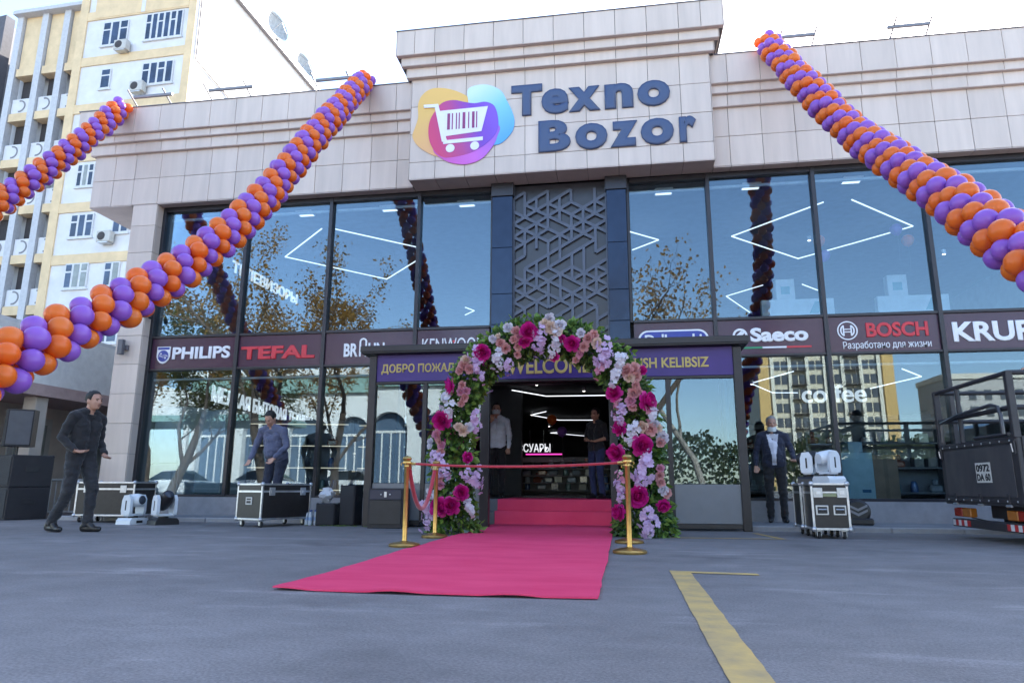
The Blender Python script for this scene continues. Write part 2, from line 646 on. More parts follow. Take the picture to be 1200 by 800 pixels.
rows_c = [(6.315, 6.66, 0), (6.66, 7.245, 0), (7.245, 7.83, 0), (7.83, 8.42, 0), (8.42, 8.62, 1), (8.62, 8.80, 2), (8.80, 9.33, 3)]
for z0, z1, st in rows_c:
    e = 0.085 * st
    c = list(colsC)
    c[0] -= e
    c[-1] += e
    if st == 3:
        c.insert(1, (c[0] + c[1]) / 2 - 0.02)
        c.insert(len(c) - 1, (c[-2] + c[-1]) / 2)
    for a, b in zip(c[:-1], c[1:]):
        panel(a, b, z0, z1, YC - 0.09 * st, shop)
# carcass behind the panels, stepped like the cornice
g = MB()
for z0, z1, st in rows_side:
    g.box(endL[st] + 0.006, XR - 0.01, YF - 0.07 * st + 0.026, 36.0 + 0.01 * st, z0 + 0.01, z1 - (0.006 if st < 3 else 0.012))
for z0, z1, st in rows_c:
    e = 0.085 * st
    g.box(-3.862 - e, 1.772 + e, YC - 0.09 * st + 0.026, 13.9 + 0.01 * st, z0 + 0.01, z1 - (0.006 if st < 3 else 0.012))
g.build("roof_core", JOINT, shop)
# undersides of the cornice steps and copings
g = MB()
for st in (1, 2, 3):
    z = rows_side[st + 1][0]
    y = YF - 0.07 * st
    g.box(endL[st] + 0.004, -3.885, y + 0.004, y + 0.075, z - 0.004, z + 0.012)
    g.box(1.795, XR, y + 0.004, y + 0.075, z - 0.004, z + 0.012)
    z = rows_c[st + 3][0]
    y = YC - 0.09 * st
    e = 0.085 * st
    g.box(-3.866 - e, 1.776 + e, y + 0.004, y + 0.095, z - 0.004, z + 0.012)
g.build("cornice_underside", PANEL_SHADE, shop)
g = MB()
g.box(-11.32, -3.885, YF - 0.225, 12.2, 8.434, 8.452)
g.box(1.795, XR, YF - 0.225, 12.2, 8.434, 8.452)
g.box(-4.145, 2.055, YC - 0.285, 13.95, 9.324, 9.342)
g.build("coping", CAP, shop)
# side faces of the centre block
for sx, x in ((-1, -3.87), (1, 1.78)):
    g = MB()
    for z0, z1, st in rows_c:
        e = 0.085 * st
        X = x + sx * e
        a, b = (X - 0.012, X - 0.004) if sx < 0 else (X + 0.004, X + 0.012)
        g.box(a, b, YC - 0.09 * st + 0.005, 13.9, max(z0, 6.32) + 0.004, z1 - 0.004)
    g.build("side_cladding", PANEL, shop)
# soffits
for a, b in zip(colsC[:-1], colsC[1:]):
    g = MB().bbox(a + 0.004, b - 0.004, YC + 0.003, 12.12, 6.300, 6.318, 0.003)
    g.build("soffit_panel", PANEL_SHADE, shop)
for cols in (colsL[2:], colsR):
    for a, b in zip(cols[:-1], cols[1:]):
        MB().bbox(a + 0.004, b - 0.004, YF + 0.003, 12.12, 6.296, 6.314, 0.003).build("soffit_panel", PANEL_SHADE, shop)
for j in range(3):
    MB().bbox(-10.94, -9.93, YF + 0.003 + 0.75 * j, YF + 0.747 + 0.75 * j, 6.296, 6.314, 0.003).build("soffit_panel", PANEL_SHADE, shop)
box("soffit_core", -10.94, -9.93, YF + 2.3, 36.0, 6.30, 6.325, PANEL_SHADE, shop)
# left pillar, clad in tall slabs
pil = box("pillar", -9.895, -9.375, YF + 0.024, 12.5, 0.0, 6.31, JOINT, shop)
zs = [0.075, 0.62, 1.20, 1.78, 2.36, 2.94, 3.52, 4.10, 4.68, 5.26, 5.84, 6.296]
for a, b in zip(zs[:-1], zs[1:]):
    MB().bbox(-9.91, -9.36, YF, YF + 0.022, a + 0.003, b - 0.003, 0.003).build("slab", PANEL, pil)
    MB().bbox(-9.373, -9.353, YF + 0.026, 12.13, a + 0.003, b - 0.003, 0.003).build("slab", PANEL, pil)
pr = box("pillar", 9.70, XR - 0.02, YF + 0.024, 12.5, 0.0, 6.31, JOINT, shop)
for a, b in zip(zs[:-1], zs[1:]):
    MB().bbox(9.68, XR - 0.005, YF, YF + 0.022, a + 0.003, b - 0.003, 0.003).build("slab", PANEL, pr)
# side and back walls
SIDEW = mat("render_wall", (0.52, 0.51, 0.52), 0.8, var=0.1, bump=0.1)
g = MB()
g.box(-9.90, -9.62, 12.5, 36.0, 0, 6.3)
g.box(XR - 0.30, XR - 0.02, 12.5, 36.0, 0, 6.3)
g.box(-9.62, XR - 0.30, 35.8, 36.0, 0, 6.3)
g.build("outer_wall", SIDEW, shop)
# glazing grid
mul = [-9.325, -7.43, -5.63, -3.80]
mulR = [1.69, 3.53, 5.36, 7.19, 9.02]
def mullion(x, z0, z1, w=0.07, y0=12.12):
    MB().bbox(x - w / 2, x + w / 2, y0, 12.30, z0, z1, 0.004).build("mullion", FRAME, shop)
for x in mul + mulR:
    mullion(x, 0.40, 6.29)
mullion(-2.34, 3.50, 6.29, 0.05)
mullion(0.235, 3.50, 6.29, 0.05)
mullion(9.66, 0.40, 6.29)
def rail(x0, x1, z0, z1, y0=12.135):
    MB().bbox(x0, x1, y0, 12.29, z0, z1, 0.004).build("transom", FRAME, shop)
LIGHT_LINE = mat("painted_light_line", (0.62, 0.64, 0.66), 0.4)  # pale strips added in place of the light line along the pane tops
def bay(x0, x1, lower=True, upper=True):
    a, b = x0 + 0.034, x1 - 0.034
    if upper:
        rail(a, b, 6.20, 6.296)
        rail(a, b, 3.495, 3.545)
        MB().box(a, b, 12.20, 12.212, 3.545, 6.20).build("window_pane", GLASS_U, shop)
        MB().bbox(a, b, 12.32, 12.37, 6.06, 6.12, 0.01).build("painted_light_line", LIGHT_LINE, shop)
    if lower:
        rail(a, b, 2.835, 2.875)
        rail(a, b, 0.395, 0.445)
        MB().box(a, b, 12.20, 12.212, 0.445, 2.835).build("shop_window_pane", GLASS_L, shop)
        MB().bbox(a, b, 12.31, 12.35, 2.66, 2.70, 0.01).build("painted_light_line", LIGHT_LINE, shop)
        MB().bbox(x0 + 0.003, x1 - 0.003, 12.10, 12.30, 0.06, 0.392, 0.006).build("plinth_stone", GRANITE, shop)
xs = mul
for a, b in zip(xs[:-1], xs[1:]):
    bay(a, b)
bay(-3.80, -2.34, lower=False)
bay(0.235, 1.69, lower=False)
for a, b in zip(mulR[:-1], mulR[1:]):
    bay(a, b)
bay(9.02, 9.66)
# dark clad posts beside the lattice
for x0, x1 in ((-2.315, -1.925), (-0.155, 0.205)):
    for z0, z1 in ((2.85, 3.52), (3.52, 4.10), (4.10, 5.0), (5.0, 6.03)):
        MB().bbox(x0, x1, 12.0, 12.28, z0 + 0.003, z1 - 0.003, 0.004).build("post_panel", POSTM, shop)
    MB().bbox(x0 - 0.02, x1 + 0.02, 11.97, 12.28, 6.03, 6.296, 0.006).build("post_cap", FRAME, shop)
# cut-metal lattice screen between the posts
LAT = mat("lattice_metal", (0.088, 0.098, 0.13), 0.45, metal=0.4)
LATB = mat("lattice_backing", (0.035, 0.035, 0.045), 0.3)
lat = box("lattice_backing", -1.925, -0.155, 12.17, 12.20, 2.85, 6.29, LATB, shop)
g = MB()
dx = 0.2212
dz = dx * 2 / math.sqrt(3)
random.seed(11)
def node(i, j):
    return (-1.925 + i * dx, 3.2 + (j + (0.5 if i % 2 else 0)) * dz)
xa, xb, za, zb = -1.925, -0.155, 2.9, 6.26
def strut(p, q):
    if max(p[1], q[1]) > zb or min(p[1], q[1]) < za: return
    g.bar((p[0], 12.135 + random.uniform(-.001, .001), p[1]), (q[0], 12.135, q[1]), 0.05, 0.056)
for i in range(0, 9):
    for j in range(-1, 13):
        p = node(i, j)
        h = (i * 7 + j * 5) % 6
        if h in (0, 1, 3, 4) or random.random() < 0.12:
            strut(p, node(i, j + 1))
        if i < 8:
            up = node(i + 1, j + (1 if i % 2 else 0))
            dn = node(i + 1, j - (0 if i % 2 else 1))
            if (i * 3 + j * 2) % 5 != 0: strut(p, up)
            if (i * 5 + j * 3) % 5 not in (1, 3): strut(p, dn)
g.box(xa, xa + 0.03, 12.11, 12.165, 2.86, 6.28)
g.box(xb - 0.03, xb, 12.11, 12.165, 2.86, 6.28)
g.build("lattice_screen", LAT, shop)
# interior shell
FL = mat("shop_floor", (0.30, 0.30, 0.32), 0.25, var=0.1)
CEI_D = mat("dark_ceiling", (0.045, 0.045, 0.05), 0.8)
CEI_L = mat("upper_ceiling", (0.24, 0.27, 0.30), 0.8)
WALL_D = mat("lower_wall", (0.075, 0.075, 0.085), 0.7)
WALL_L = mat("upper_wall", (0.22, 0.25, 0.28), 0.8)
box("floor", -9.62, XR - 0.3, 12.06, 35.8, 0.02, 0.40, FL, shop)
box("upper_floor", -9.62, XR - 0.3, 12.31, 35.8, 3.10, 3.48, CEI_D, shop)
box("upper_floor_finish", -9.62, XR - 0.3, 12.33, 35.8, 3.482, 3.50, FL, shop)
box("ceiling", -9.62, XR - 0.3, 12.31, 35.8, 6.20, 6.296, CEI_L, shop)
g = MB()
g.box(-9.61, -9.58, 12.4, 35.7, 0.40, 3.09)
g.box(-9.61, XR - 0.32, 35.6, 35.7, 0.40, 3.09)
g.build("inner_wall", WALL_D, shop)
g = MB()
g.box(-9.61, -9.58, 12.4, 35.7, 3.50, 6.19)
g.box(-9.61, XR - 0.32, 24.0, 24.1, 3.50, 6.19)
g.build("inner_wall", WALL_L, shop)

# ---------------------------------------------------------------- brand signs on the band between the storeys
BAND = mat("band_vinyl", (0.062, 0.022, 0.050), 0.25, var=0.08)
WHITE = mat("white_letter", (0.80, 0.80, 0.84), 0.4, var=0.03)
RED = mat("red_letter", (0.62, 0.03, 0.05), 0.4, var=0.05)
BLUE = mat("logo_blue", (0.03, 0.05, 0.32), 0.4)
GRN = mat("stripe_green", (0.02, 0.30, 0.14), 0.4)
def brand(x0, x1, label):
    t = thing("brand_sign", label, "sign", ((x0 + x1) / 2, 12.17, 2.88), group="brand signs on the band")
    cx = (x0 + x1) / 2
    box("backing_panel", x0 + 0.038 - cx, x1 - 0.038 - cx, 0, 0.03, -0.003, 0.613, BAND, t)
    return t, cx
def bt(t, cx, s, x0, x1, z0, z1, m=WHITE, name="lettering", **k):
    return text(name, s, x0 - cx, x1 - cx, z0 - 2.88, z1 - 2.88, 0.0, m, t, depth=0.014, **k)
def ring(g, cx, cz, ro, ri, y0, y1, n=36, a0=0, a1=360):
    pts = []
    full = abs(a1 - a0) >= 360
    k = n if not full else n
    vs, fs = [], []
    m = n + (0 if full else 1)
    for i in range(m):
        a = R(a0 + (a1 - a0) * i / n)
        for r in (ro, ri):
            for y in (y0, y1):
                vs.append((cx + r * math.cos(a), y, cz + r * math.sin(a)))
    for i in range(n):
        j = (i + 1) % m
        a, b = 4 * i, 4 * j
        fs += [(a, a + 2, b + 2, b), (a + 1, b + 1, b + 3, a + 3), (a, b, b + 1, a + 1), (a + 2, a + 3, b + 3, b + 2)]
    if not full:
        fs += [(0, 1, 3, 2), (4 * n, 4 * n + 2, 4 * n + 3, 4 * n + 1)]
    g.add(vs, fs)

t, c = brand(-9.325, -7.43, "dark purple sign with white shield emblem and slanted white capitals, leftmost on the band")
bt(t, c, "PHILIPS", -8.82, -7.57, 3.06, 3.31, bold=0.035)
g = MB()
sh = [(-0.145, 0.17), (-0.145, -0.03), (-0.12, -0.10), (-0.06, -0.155), (0, -0.175), (0.06, -0.155), (0.12, -0.10), (0.145, -0.03), (0.145, 0.17)]
ci = -9.015 - c
g.prism([(ci + x, 0.275 + z) for x, z in sh], -0.014, 0.0)
em = g.build("shield_emblem", WHITE, t)
g = MB()
g.prism([(ci - 0.12 + 0.24 * math.cos(0) * 0, 0.385)] + [], -0.018, -0.0145) if False else None
g.box(ci - 0.125, ci + 0.125, -0.018, -0.0145, 0.385, 0.43)
ring(g, ci, 0.255, 0.115, 0.0, -0.018, -0.0145, 24)
em2 = g.build("shield_field", BLUE, em)
g = MB()
for k, (px, pz) in enumerate(((-0.05, 0.30), (0.05, 0.215))):
    for d in (0, 45, 90, 135):
        a = R(d)
        g.bar((ci + px - 0.022 * math.cos(a), -0.0195, pz - 0.022 * math.sin(a)), (ci + px + 0.022 * math.cos(a), -0.0195, pz + 0.022 * math.sin(a)), 0.003, 0.009)
for k in range(3):
    pts = [(ci - 0.10 + 0.02 * i, -0.0195, 0.235 + 0.012 * math.sin(i * 0.9 + k) + 0.018 * k) for i in range(11)]
    g.tube(pts, 0.0035, 4)
g.build("stars_and_waves", WHITE, em)

t, c = brand(-7.43, -5.63, "dark purple sign with bold red slab capitals, second from the left")
bt(t, c, "TEFAL", -7.34, -5.80, 3.02, 3.28, RED, bold=0.045)
g = MB()                                   # slab serifs
for x in (-7.345, -7.08, -6.74, -6.43, -6.10):
    pass
t, c = brand(-5.63, -3.80, "dark purple sign with white capitals and a tall middle letter, partly behind the porch roof")
bt(t, c, "BR", -5.21, -4.93, 3.02, 3.28, bold=0.03)
g = MB()
ring(g, -4.825 - c, 0.425, 0.075, 0.043, -0.014, 0.0, 14, 0, 180)
for s_ in (-1, 1):
    xa = -4.825 - c + s_ * 0.059
    g.box(xa - 0.016, xa + 0.016, -0.0138, -0.0002, 0.14, 0.425)
g.box(-4.825 - c - 0.044, -4.825 - c + 0.044, -0.0136, -0.0004, 0.225, 0.255)
g.build("tall_letter", WHITE, t)
bt(t, c, "UN", -4.72, -4.40, 3.02, 3.28, bold=0.03)
t, c = brand(-3.80, -2.34, "dark purple sign with thin wide white capitals, cut by the porch roof edge")
bt(t, c, "KENWOOD", -3.66, -2.46, 3.06, 3.33, bold=0.0)
g = MB()
g.prism([(-3.08 - c, 0.40), (-3.02 - c, 0.40), (-3.05 - c, 0.34)], -0.016, 0.0)
g.build("red_tick", RED, t)
t, c = brand(0.235, 1.69, "sign with a blue rounded plate outlined in white, half hidden behind the porch roof")
g = MB()
def rrect(x0, x1, z0, z1, r, n=8):
    p = []
    for cx_, cz_, a0 in ((x1 - r, z0 + r, -90), (x1 - r, z1 - r, 0), (x0 + r, z1 - r, 90), (x0 + r, z0 + r, 180)):
        for i in range(n + 1):
            a = R(a0 + 90 * i / n)
            p.append((cx_ + r * math.cos(a), cz_ + r * math.sin(a)))
    return p
g.prism(rrect(0.34 - c, 1.57 - c, 0.06, 0.475, 0.18), -0.008, 0.0)
pl = g.build("plate_outline", WHITE, t)
g = MB().prism(rrect(0.375 - c, 1.535 - c, 0.09, 0.445, 0.155), -0.013, -0.0085)
g.build("plate", BLUE, pl)
text("lettering", "De'Longhi", 0.46 - c, 1.45 - c, 0.16, 0.40, -0.0135, WHITE, t, depth=0.01, bold=0.03)
t, c = brand(1.69, 3.53, "dark purple sign with white letters over a green white and red line")
bt(t, c, "Saeco", 2.27, 3.23, 3.09, 3.345, bold=0.045)
g = MB()
ring(g, 2.10 - c, 0.335, 0.125, 0.088, -0.014, 0.0)
g.bar((2.01 - c, -0.008, 0.255), (2.19 - c, -0.008, 0.415), 0.013, 0.045)
g.bar((2.03 - c, -0.007, 0.32), (2.13 - c, -0.007, 0.41), 0.013, 0.025)
g.build("round_emblem", WHITE, t)
for k, (a, b, m) in enumerate(((2.08, 2.46, GRN), (2.46, 2.86, WHITE), (2.86, 3.27, RED))):
    box("stripe", a - c + 0.002, b - c, -0.010, 0.0, 0.098, 0.128, m, t)
t, c = brand(3.53, 5.36, "dark purple sign with white ring emblem, red capitals and a white slogan below")
bt(t, c, "BOSCH", 4.17, 5.15, 3.12, 3.375, RED, bold=0.035)
bt(t, c, "Разработано для жизни", 3.78, 5.17, 2.90, 3.055, bold=0.0)
g = MB()
ring(g, 3.87 - c, 0.368, 0.165, 0.145, -0.014, 0.0)
ring(g, 3.87 - c, 0.368, 0.118, 0.095, -0.014, 0.0, 14, -52, 52)
ring(g, 3.87 - c, 0.368, 0.118, 0.095, -0.014, 0.0, 14, 128, 232)
for s in (-1, 1):
    g.box(3.87 - c + s * 0.062 - 0.011, 3.87 - c + s * 0.062 + 0.011, -0.0135, -0.0005, 0.275, 0.461)
for dz_ in (0.345, 0.391):
    g.box(3.87 - c - 0.051, 3.87 - c + 0.051, -0.0132, -0.0005, dz_ - 0.008, dz_ + 0.008)
g.build("ring_emblem", WHITE, t)
t, c = brand(5.36, 7.19, "dark purple sign with tall plain white capitals at the photo's right edge")
bt(t, c, "KRUPS", 5.52, 6.95, 3.00, 3.345, bold=0.035)
t, c = brand(7.19, 9.02, "blank dark purple band panel beyond the right edge")
t, c = brand(9.02, 9.66, "narrow blank purple band panel next to the right pillar")

# ---------------------------------------------------------------- the big shop sign
NAVY = mat("sign_navy", (0.055, 0.085, 0.175), 0.45, var=0.04)
sg = thing("shop_sign", "large sign of navy letters with a shopping cart emblem over the entrance", "sign", (-1.2, YC - 0.003, 6.5))
def st(s, x0, x1, z0, z1, **k):
    return text("lettering", s, x0 + 1.2, x1 + 1.2, z0 - 6.5, z1 - 6.5, -0.001, NAVY, sg, depth=0.03, **k)
for ch_, x0_, x1_, z0_, z1_ in (("T", -1.89, -1.30, 7.445, 8.085), ("e", -1.315, -0.80, 7.435, 7.955), ("x", -0.80, -0.215, 7.445, 7.945), ("n", -0.135, 0.39, 7.445, 7.95), ("o", 0.465, 1.055, 7.435, 7.955),
                                ("B", -1.375, -0.775, 6.67, 7.305), ("o", -0.69, -0.10, 6.66, 7.185), ("z", -0.045, 0.445, 6.67, 7.175), ("o", 0.50, 1.09, 6.66, 7.185), ("r", 1.185, 1.485, 6.67, 7.18)):
    st(ch_, x0_, x1_, z0_, z1_, bold=0.052)
OR = ramp_mat("logo_orange_print", [(0, (0.80, 0.32, 0.22)), (0.45, (0.80, 0.42, 0.20)), (1, (0.80, 0.50, 0.14))], (-0.35, 0.94), 0.2, 1.9)
CY = ramp_mat("logo_cyan_print", [(0, (0.10, 0.38, 0.78)), (0.5, (0.22, 0.58, 0.82)), (1, (0.60, 0.78, 0.84))], (-0.6, 0.8), 0.9, 2.1)
PU = ramp_mat("logo_purple_print", [(0, (0.62, 0.05, 0.17)), (0.35, (0.46, 0.06, 0.26)), (0.65, (0.20, 0.06, 0.52)), (1, (0.22, 0.10, 0.66))], (0.96, 0.28), -1.9, -0.62)
MG = ramp_mat("logo_magenta_print", [(0, (0.60, 0.10, 0.42)), (0.6, (0.62, 0.14, 0.62)), (1, (0.36, 0.14, 0.66))], (0.9, 0.4), -1.9, -0.7)
def blob(name, pts, y0, y1, m):
    p = catmull([(x + 1.2, 0, z - 6.5) for x, z in pts], 5, True)
    pp = [(v.x, v.z) for v in p]
    area = sum(pp[i][0] * pp[(i + 1) % len(pp)][1] - pp[(i + 1) % len(pp)][0] * pp[i][1] for i in range(len(pp)))
    if area < 0: pp.reverse()
    return MB().prism(pp, y0, y1).build(name, m, sg)
blob("orange_blob", [(-3.73, 7.87), (-3.65, 8.07), (-3.46, 8.19), (-3.19, 8.17), (-2.91, 8.06), (-2.70, 7.90), (-2.55, 7.6), (-2.5, 7.2), (-2.60, 6.9), (-2.77, 6.74), (-3.12, 6.71), (-3.42, 6.79), (-3.70, 6.99), (-3.82, 7.2), (-3.77, 7.4), (-3.72, 7.6)], -0.012, -0.001, OR)
blob("cyan_blob", [(-2.74, 8.1), (-2.53, 8.18), (-2.31, 8.15), (-2.09, 8.01), (-1.98, 7.8), (-1.87, 7.55), (-1.83, 7.32), (-1.90, 7.10), (-2.14, 6.9), (-2.45, 7.0), (-2.65, 7.4), (-2.72, 7.8)], -0.017, -0.0005, CY)
blob("magenta_blob", [(-2.14, 7.3), (-2.16, 7.05), (-2.24, 6.87), (-2.45, 6.63), (-2.74, 6.54), (-3.04, 6.59), (-3.26, 6.72), (-3.40, 6.9), (-3.3, 7.2), (-2.7, 7.4)], -0.022, -0.0125, MG)
pb = blob("purple_blob", [(-3.31, 7.79), (-3.18, 7.88), (-2.99, 7.89), (-2.79, 7.83), (-2.6, 7.79), (-2.39, 7.8), (-2.22, 7.7), (-2.145, 7.46), (-2.15, 7.2), (-2.30, 6.98), (-2.62, 6.78), (-3.04, 6.70), (-3.26, 6.75), (-3.43, 6.96), (-3.5, 7.23), (-3.47, 7.52)], -0.027, -0.0225, PU)
cart = MB()
def L2(x, z): return (x + 1.2, z - 6.5)
def poly(pts, y0=-0.036, y1=-0.0272):
    pp = [L2(*p) for p in pts]
    area = sum(pp[i][0] * pp[(i + 1) % len(pp)][1] - pp[(i + 1) % len(pp)][0] * pp[i][1] for i in range(len(pp)))
    if area < 0: pp.reverse()
    cart.prism(pp, y0, y1)
poly([(-3.61, 7.84), (-3.60, 7.775), (-3.37, 7.765), (-3.37, 7.835)])
poly([(-3.40, 7.834), (-3.32, 7.834), (-3.13, 7.05), (-3.225, 7.03)], -0.0365)
poly([(-3.31, 7.68), (-2.34, 7.70), (-2.46, 7.19), (-3.19, 7.14)], -0.0355)
poly([(-3.20, 7.055), (-2.43, 7.075), (-2.43, 7.00), (-3.20, 6.98)], -0.0358)
for x, z in ((-3.06, 6.885), (-2.585, 6.90)):
    a, b = L2(x, z)
    ring(cart, a, b, 0.085, 0.0, -0.036, -0.0272, 24)
ct = cart.build("cart_emblem", WHITE, sg)
CR = mat("barcode_crimson", (0.30, 0.04, 0.18), 0.4)
for a, w in ((-3.13, 0.055), (-3.04, 0.022), (-2.96, 0.022), (-2.905, 0.022), (-2.83, 0.055), (-2.72, 0.022), (-2.645, 0.05), (-2.565, 0.022)):
    x, z = L2(a, 7.27)
    MB().box(x, x + w, -0.039, -0.0366, z, z + 0.34).build("barcode_bar", CR, ct)
# ================================================================ ENTRANCE PORCH
PURP = mat("banner_purple", (0.050, 0.018, 0.17), 0.45, var=0.08, scale=3)
GOLDL = mat("banner_gold", (0.55, 0.40, 0.12), 0.45)
PORT = mat("porch_metal", (0.028, 0.024, 0.026), 0.4, metal=0.2)
FROST = mat("frosted_panel", (0.17, 0.18, 0.20), 0.35, var=0.05)
GLASS_P = glass_mat("porch_glass", 0.03)
YP = 10.5
po = thing("entrance_porch", "dark metal and glass entrance porch with a flat roof", "porch", (-1.15, YP, 0))
def PX(x): return x + 1.15
def pbox(name, x0, x1, y0, y1, z0, z1, m, b=0.006, parent=None):
    return MB().bbox(PX(x0), PX(x1), y0 - YP, y1 - YP, z0, z1, b).build(name, m, parent or po)
for x0, x1 in ((-4.02, -3.90), (1.68, 1.80)):
    pbox("post", x0, x1, YP - 0.06, YP + 0.06, 0, 2.68, PORT)
    pbox("rear_post", x0, x1, 11.9, 12.02, 0, 2.68, PORT)
for x0, x1 in ((-2.17, -2.03), (-0.18, -0.06)):
    pbox("door_jamb", x0, x1, YP - 0.05, YP + 0.08, 0, 2.25, PORT)
for x in (-3.08, 0.71):
    pbox("mullion", x - 0.035, x + 0.035, YP - 0.035, YP + 0.035, 0.075, 2.25, PORT)
pbox("canopy_roof", -4.13, 1.90, 10.34, 12.10, 2.70, 2.835, PORT, 0.012)
pbox("roof_edge", -4.145, 1.915, 10.325, 10.342, 2.73, 2.825, PORT, 0.006)
ban = pbox("banner", -3.90, 1.68, YP - 0.03, YP + 0.02, 2.26, 2.698, PURP, 0.004)
pbox("lintel", -3.90, 1.68, YP - 0.045, YP + 0.045, 2.215, 2.257, PORT)
for s, x0, x1, z0, z1 in (("ДОБРО ПОЖАЛОВАТЬ", -3.82, -2.08, 2.375, 2.545), ("WELCOME", -1.75, -0.45, 2.335, 2.585), ("XUSH KELIBSIZ", 0.08, 1.33, 2.385, 2.545)):
    text("lettering", s, PX(x0), PX(x1), z0, z1, -0.031, GOLDL, ban, depth=0.008, bold=0.026)
for a, b in ((-3.90, -3.115), (-3.045, -2.17), (-0.06, 0.675), (0.745, 1.68)):
    pbox("glass_pane", a, b, YP - 0.006, YP + 0.006, 0.66, 2.215, GLASS_P, 0.0015)
    pbox("frosted_panel", a, b, YP - 0.012, YP + 0.012, 0.10, 0.655, FROST, 0.003)
    pbox("bottom_rail", a, b, YP - 0.03, YP + 0.03, 0.03, 0.098, PORT, 0.004)
for x in (-3.96, 1.74):
    pbox("side_pane", x - 0.006, x + 0.006, YP + 0.06, 11.9, 0.10, 2.60, GLASS_P, 0.0015)
pbox("porch_ceiling", -3.9, 1.68, YP + 0.05, 12.1, 2.60, 2.69, PORT, 0.003)
# dark linings between the porch and the shop doorway
pbox("inner_jamb", -2.74, -2.64, 12.05, 12.25, 0.40, 2.6, PORT, 0.004)
pbox("inner_jamb", 0.16, 0.26, 12.05, 12.25, 0.40, 2.6, PORT, 0.004)
pbox("door_header", -2.64, 0.16, 12.05, 12.25, 2.42, 2.60, PORT, 0.004)
pbox("inner_panel", -3.90, -2.745, 12.10, 12.20, 0.0, 2.59, PORT, 0.004)
pbox("inner_panel", 0.265, 1.68, 12.10, 12.20, 0.0, 2.59, PORT, 0.004)

# doorway steps under the carpet
STEP = mat("step_stone", (0.2, 0.2, 0.21), 0.7, bump=0.2)
o = thing("entrance_steps", "two low stone steps in the doorway beneath the red carpet", "steps", (-1.12, 11.4, 0))
box("lower_step", -1.30, 1.15, 0.0, 0.30, 0, 0.21, STEP, o, 0.01)
box("upper_step", -1.30, 1.15, 0.302, 0.66, 0, 0.395, STEP, o, 0.01)

# ================================================================ RED CARPET
CARPET = mat("carpet", (0.97, 0.105, 0.215), 0.95, c2=(0.86, 0.065, 0.160), scale=1.6, bump=0.7, bscale=260, spec=0.05, stretch=(0.9, 2.6, 1), detail=9)
g = smb()
prof = []
y = 4.02
random.seed(5)
while y < 11.36:
    prof.append((y, 0.014))
    y += 0.12
prof += [(11.375, 0.014), (11.388, 0.03), (11.388, 0.205), (11.395, 0.222), (11.69, 0.222), (11.692, 0.24), (11.692, 0.39), (11.70, 0.408), (12.3, 0.410), (13.2, 0.410)]
nx = 26
vs = []
for (yy, zz) in prof:
    for i in range(nx + 1):
        u = i / nx
        wob = (0.03 * noise.noise((yy * 0.9, 3.1, 0)) + 0.012 * noise.noise((yy * 4.5, 7.7, 0))) * (1 if u < 0.5 else -0.6)
        x = -2.10 + 1.95 * u + wob
        rip = 0.0
        if yy < 11.3:
            rip = max(0, 0.014 * noise.noise((x * 1.3, yy * 1.6, 2)) + 0.012 * noise.noise((x * 0.5, yy * 4, 8)))
            if yy < 4.3: rip += 0.012 * max(0, math.sin(x * 9 + 1)) * (4.3 - yy) / 0.3
        yo = 0.03 * math.sin(x * 1.6) if yy < 4.05 else 0
        vs.append((x, yy + yo, zz + rip))
n0 = len(vs)
fs = []
for j in range(len(prof) - 1):
    for i in range(nx):
        a = j * (nx + 1) + i
        fs.append((a, a + 1, a + nx + 2, a + nx + 1))
bot = [(x, yv + (0.006 if yv > 11.37 else 0), max(0.003, zv - 0.010)) if k < n0 else None for k, (x, yv, zv) in enumerate(vs)]
vs2 = vs + bot
fs += [tuple(i + n0 for i in f[::-1]) for f in fs]
m = nx + 1
for i in range(nx): fs.append((i + 1, i, i + n0, i + 1 + n0))
for j in range(len(prof) - 1):
    a, b = j * m, (j + 1) * m
    fs.append((a, b, b + n0, a + n0))
    a, b = j * m + nx, (j + 1) * m + nx
    fs.append((b, a, a + n0, b + n0))
g.add(vs2, fs)
cp = g.build("carpet", CARPET)
tag(cp, "long crimson red carpet leading up the steps into the shop", "carpet")

# ================================================================ STANCHIONS AND ROPES
BRASS = mat("brass", (0.62, 0.40, 0.13), 0.28, metal=0.9, var=0.15, scale=14)
ROPE = mat("red_rope", (0.42, 0.01, 0.03), 0.75, sheen=0.5, bump=0.4, bscale=120)
def stanchion(loc, label):
    t = thing("stanchion", label, "stanchion", loc, group="gold stanchions beside the carpet")
    smb().lathe([(0.0, 0.0), (0.158, 0.0), (0.162, 0.006), (0.162, 0.022), (0.155, 0.03), (0.10, 0.044), (0.045, 0.052), (0.03, 0.06)], 36).build("base", BRASS, t)
    smb().lathe([(0.028, 0.055), (0.0255, 0.07), (0.0255, 0.80), (0.0285, 0.805), (0.0285, 0.83), (0.0255, 0.835)], 20).build("pole", BRASS, t)
    hd = smb().lathe([(0.0255, 0.835), (0.046, 0.842), (0.05, 0.855), (0.046, 0.868), (0.03, 0.872)], 24).build("rope_ring", BRASS, t)
    smb().lathe([(0.03, 0.872), (0.044, 0.882), (0.050, 0.898), (0.042, 0.914), (0.02, 0.924), (0.0, 0.926)], 20).build("finial", BRASS, t)
    for a in (0, 90, 180, 270):
        d = Vector((math.cos(R(a)), math.sin(R(a)), 0))
        pts = [d * 0.045 + Vector((0, 0, 0.856)), d * 0.062 + Vector((0, 0, 0.85)), d * 0.066 + Vector((0, 0, 0.836)), d * 0.056 + Vector((0, 0, 0.826))]
        smb().tube(pts, 0.005, 6).build("hook", BRASS, hd)
    return t
SL1, SL2, SR1, SR2 = (-2.26, 7.10, 0), (-2.29, 8.39, 0), (0.045, 6.82, 0), (0.05, 8.04, 0)
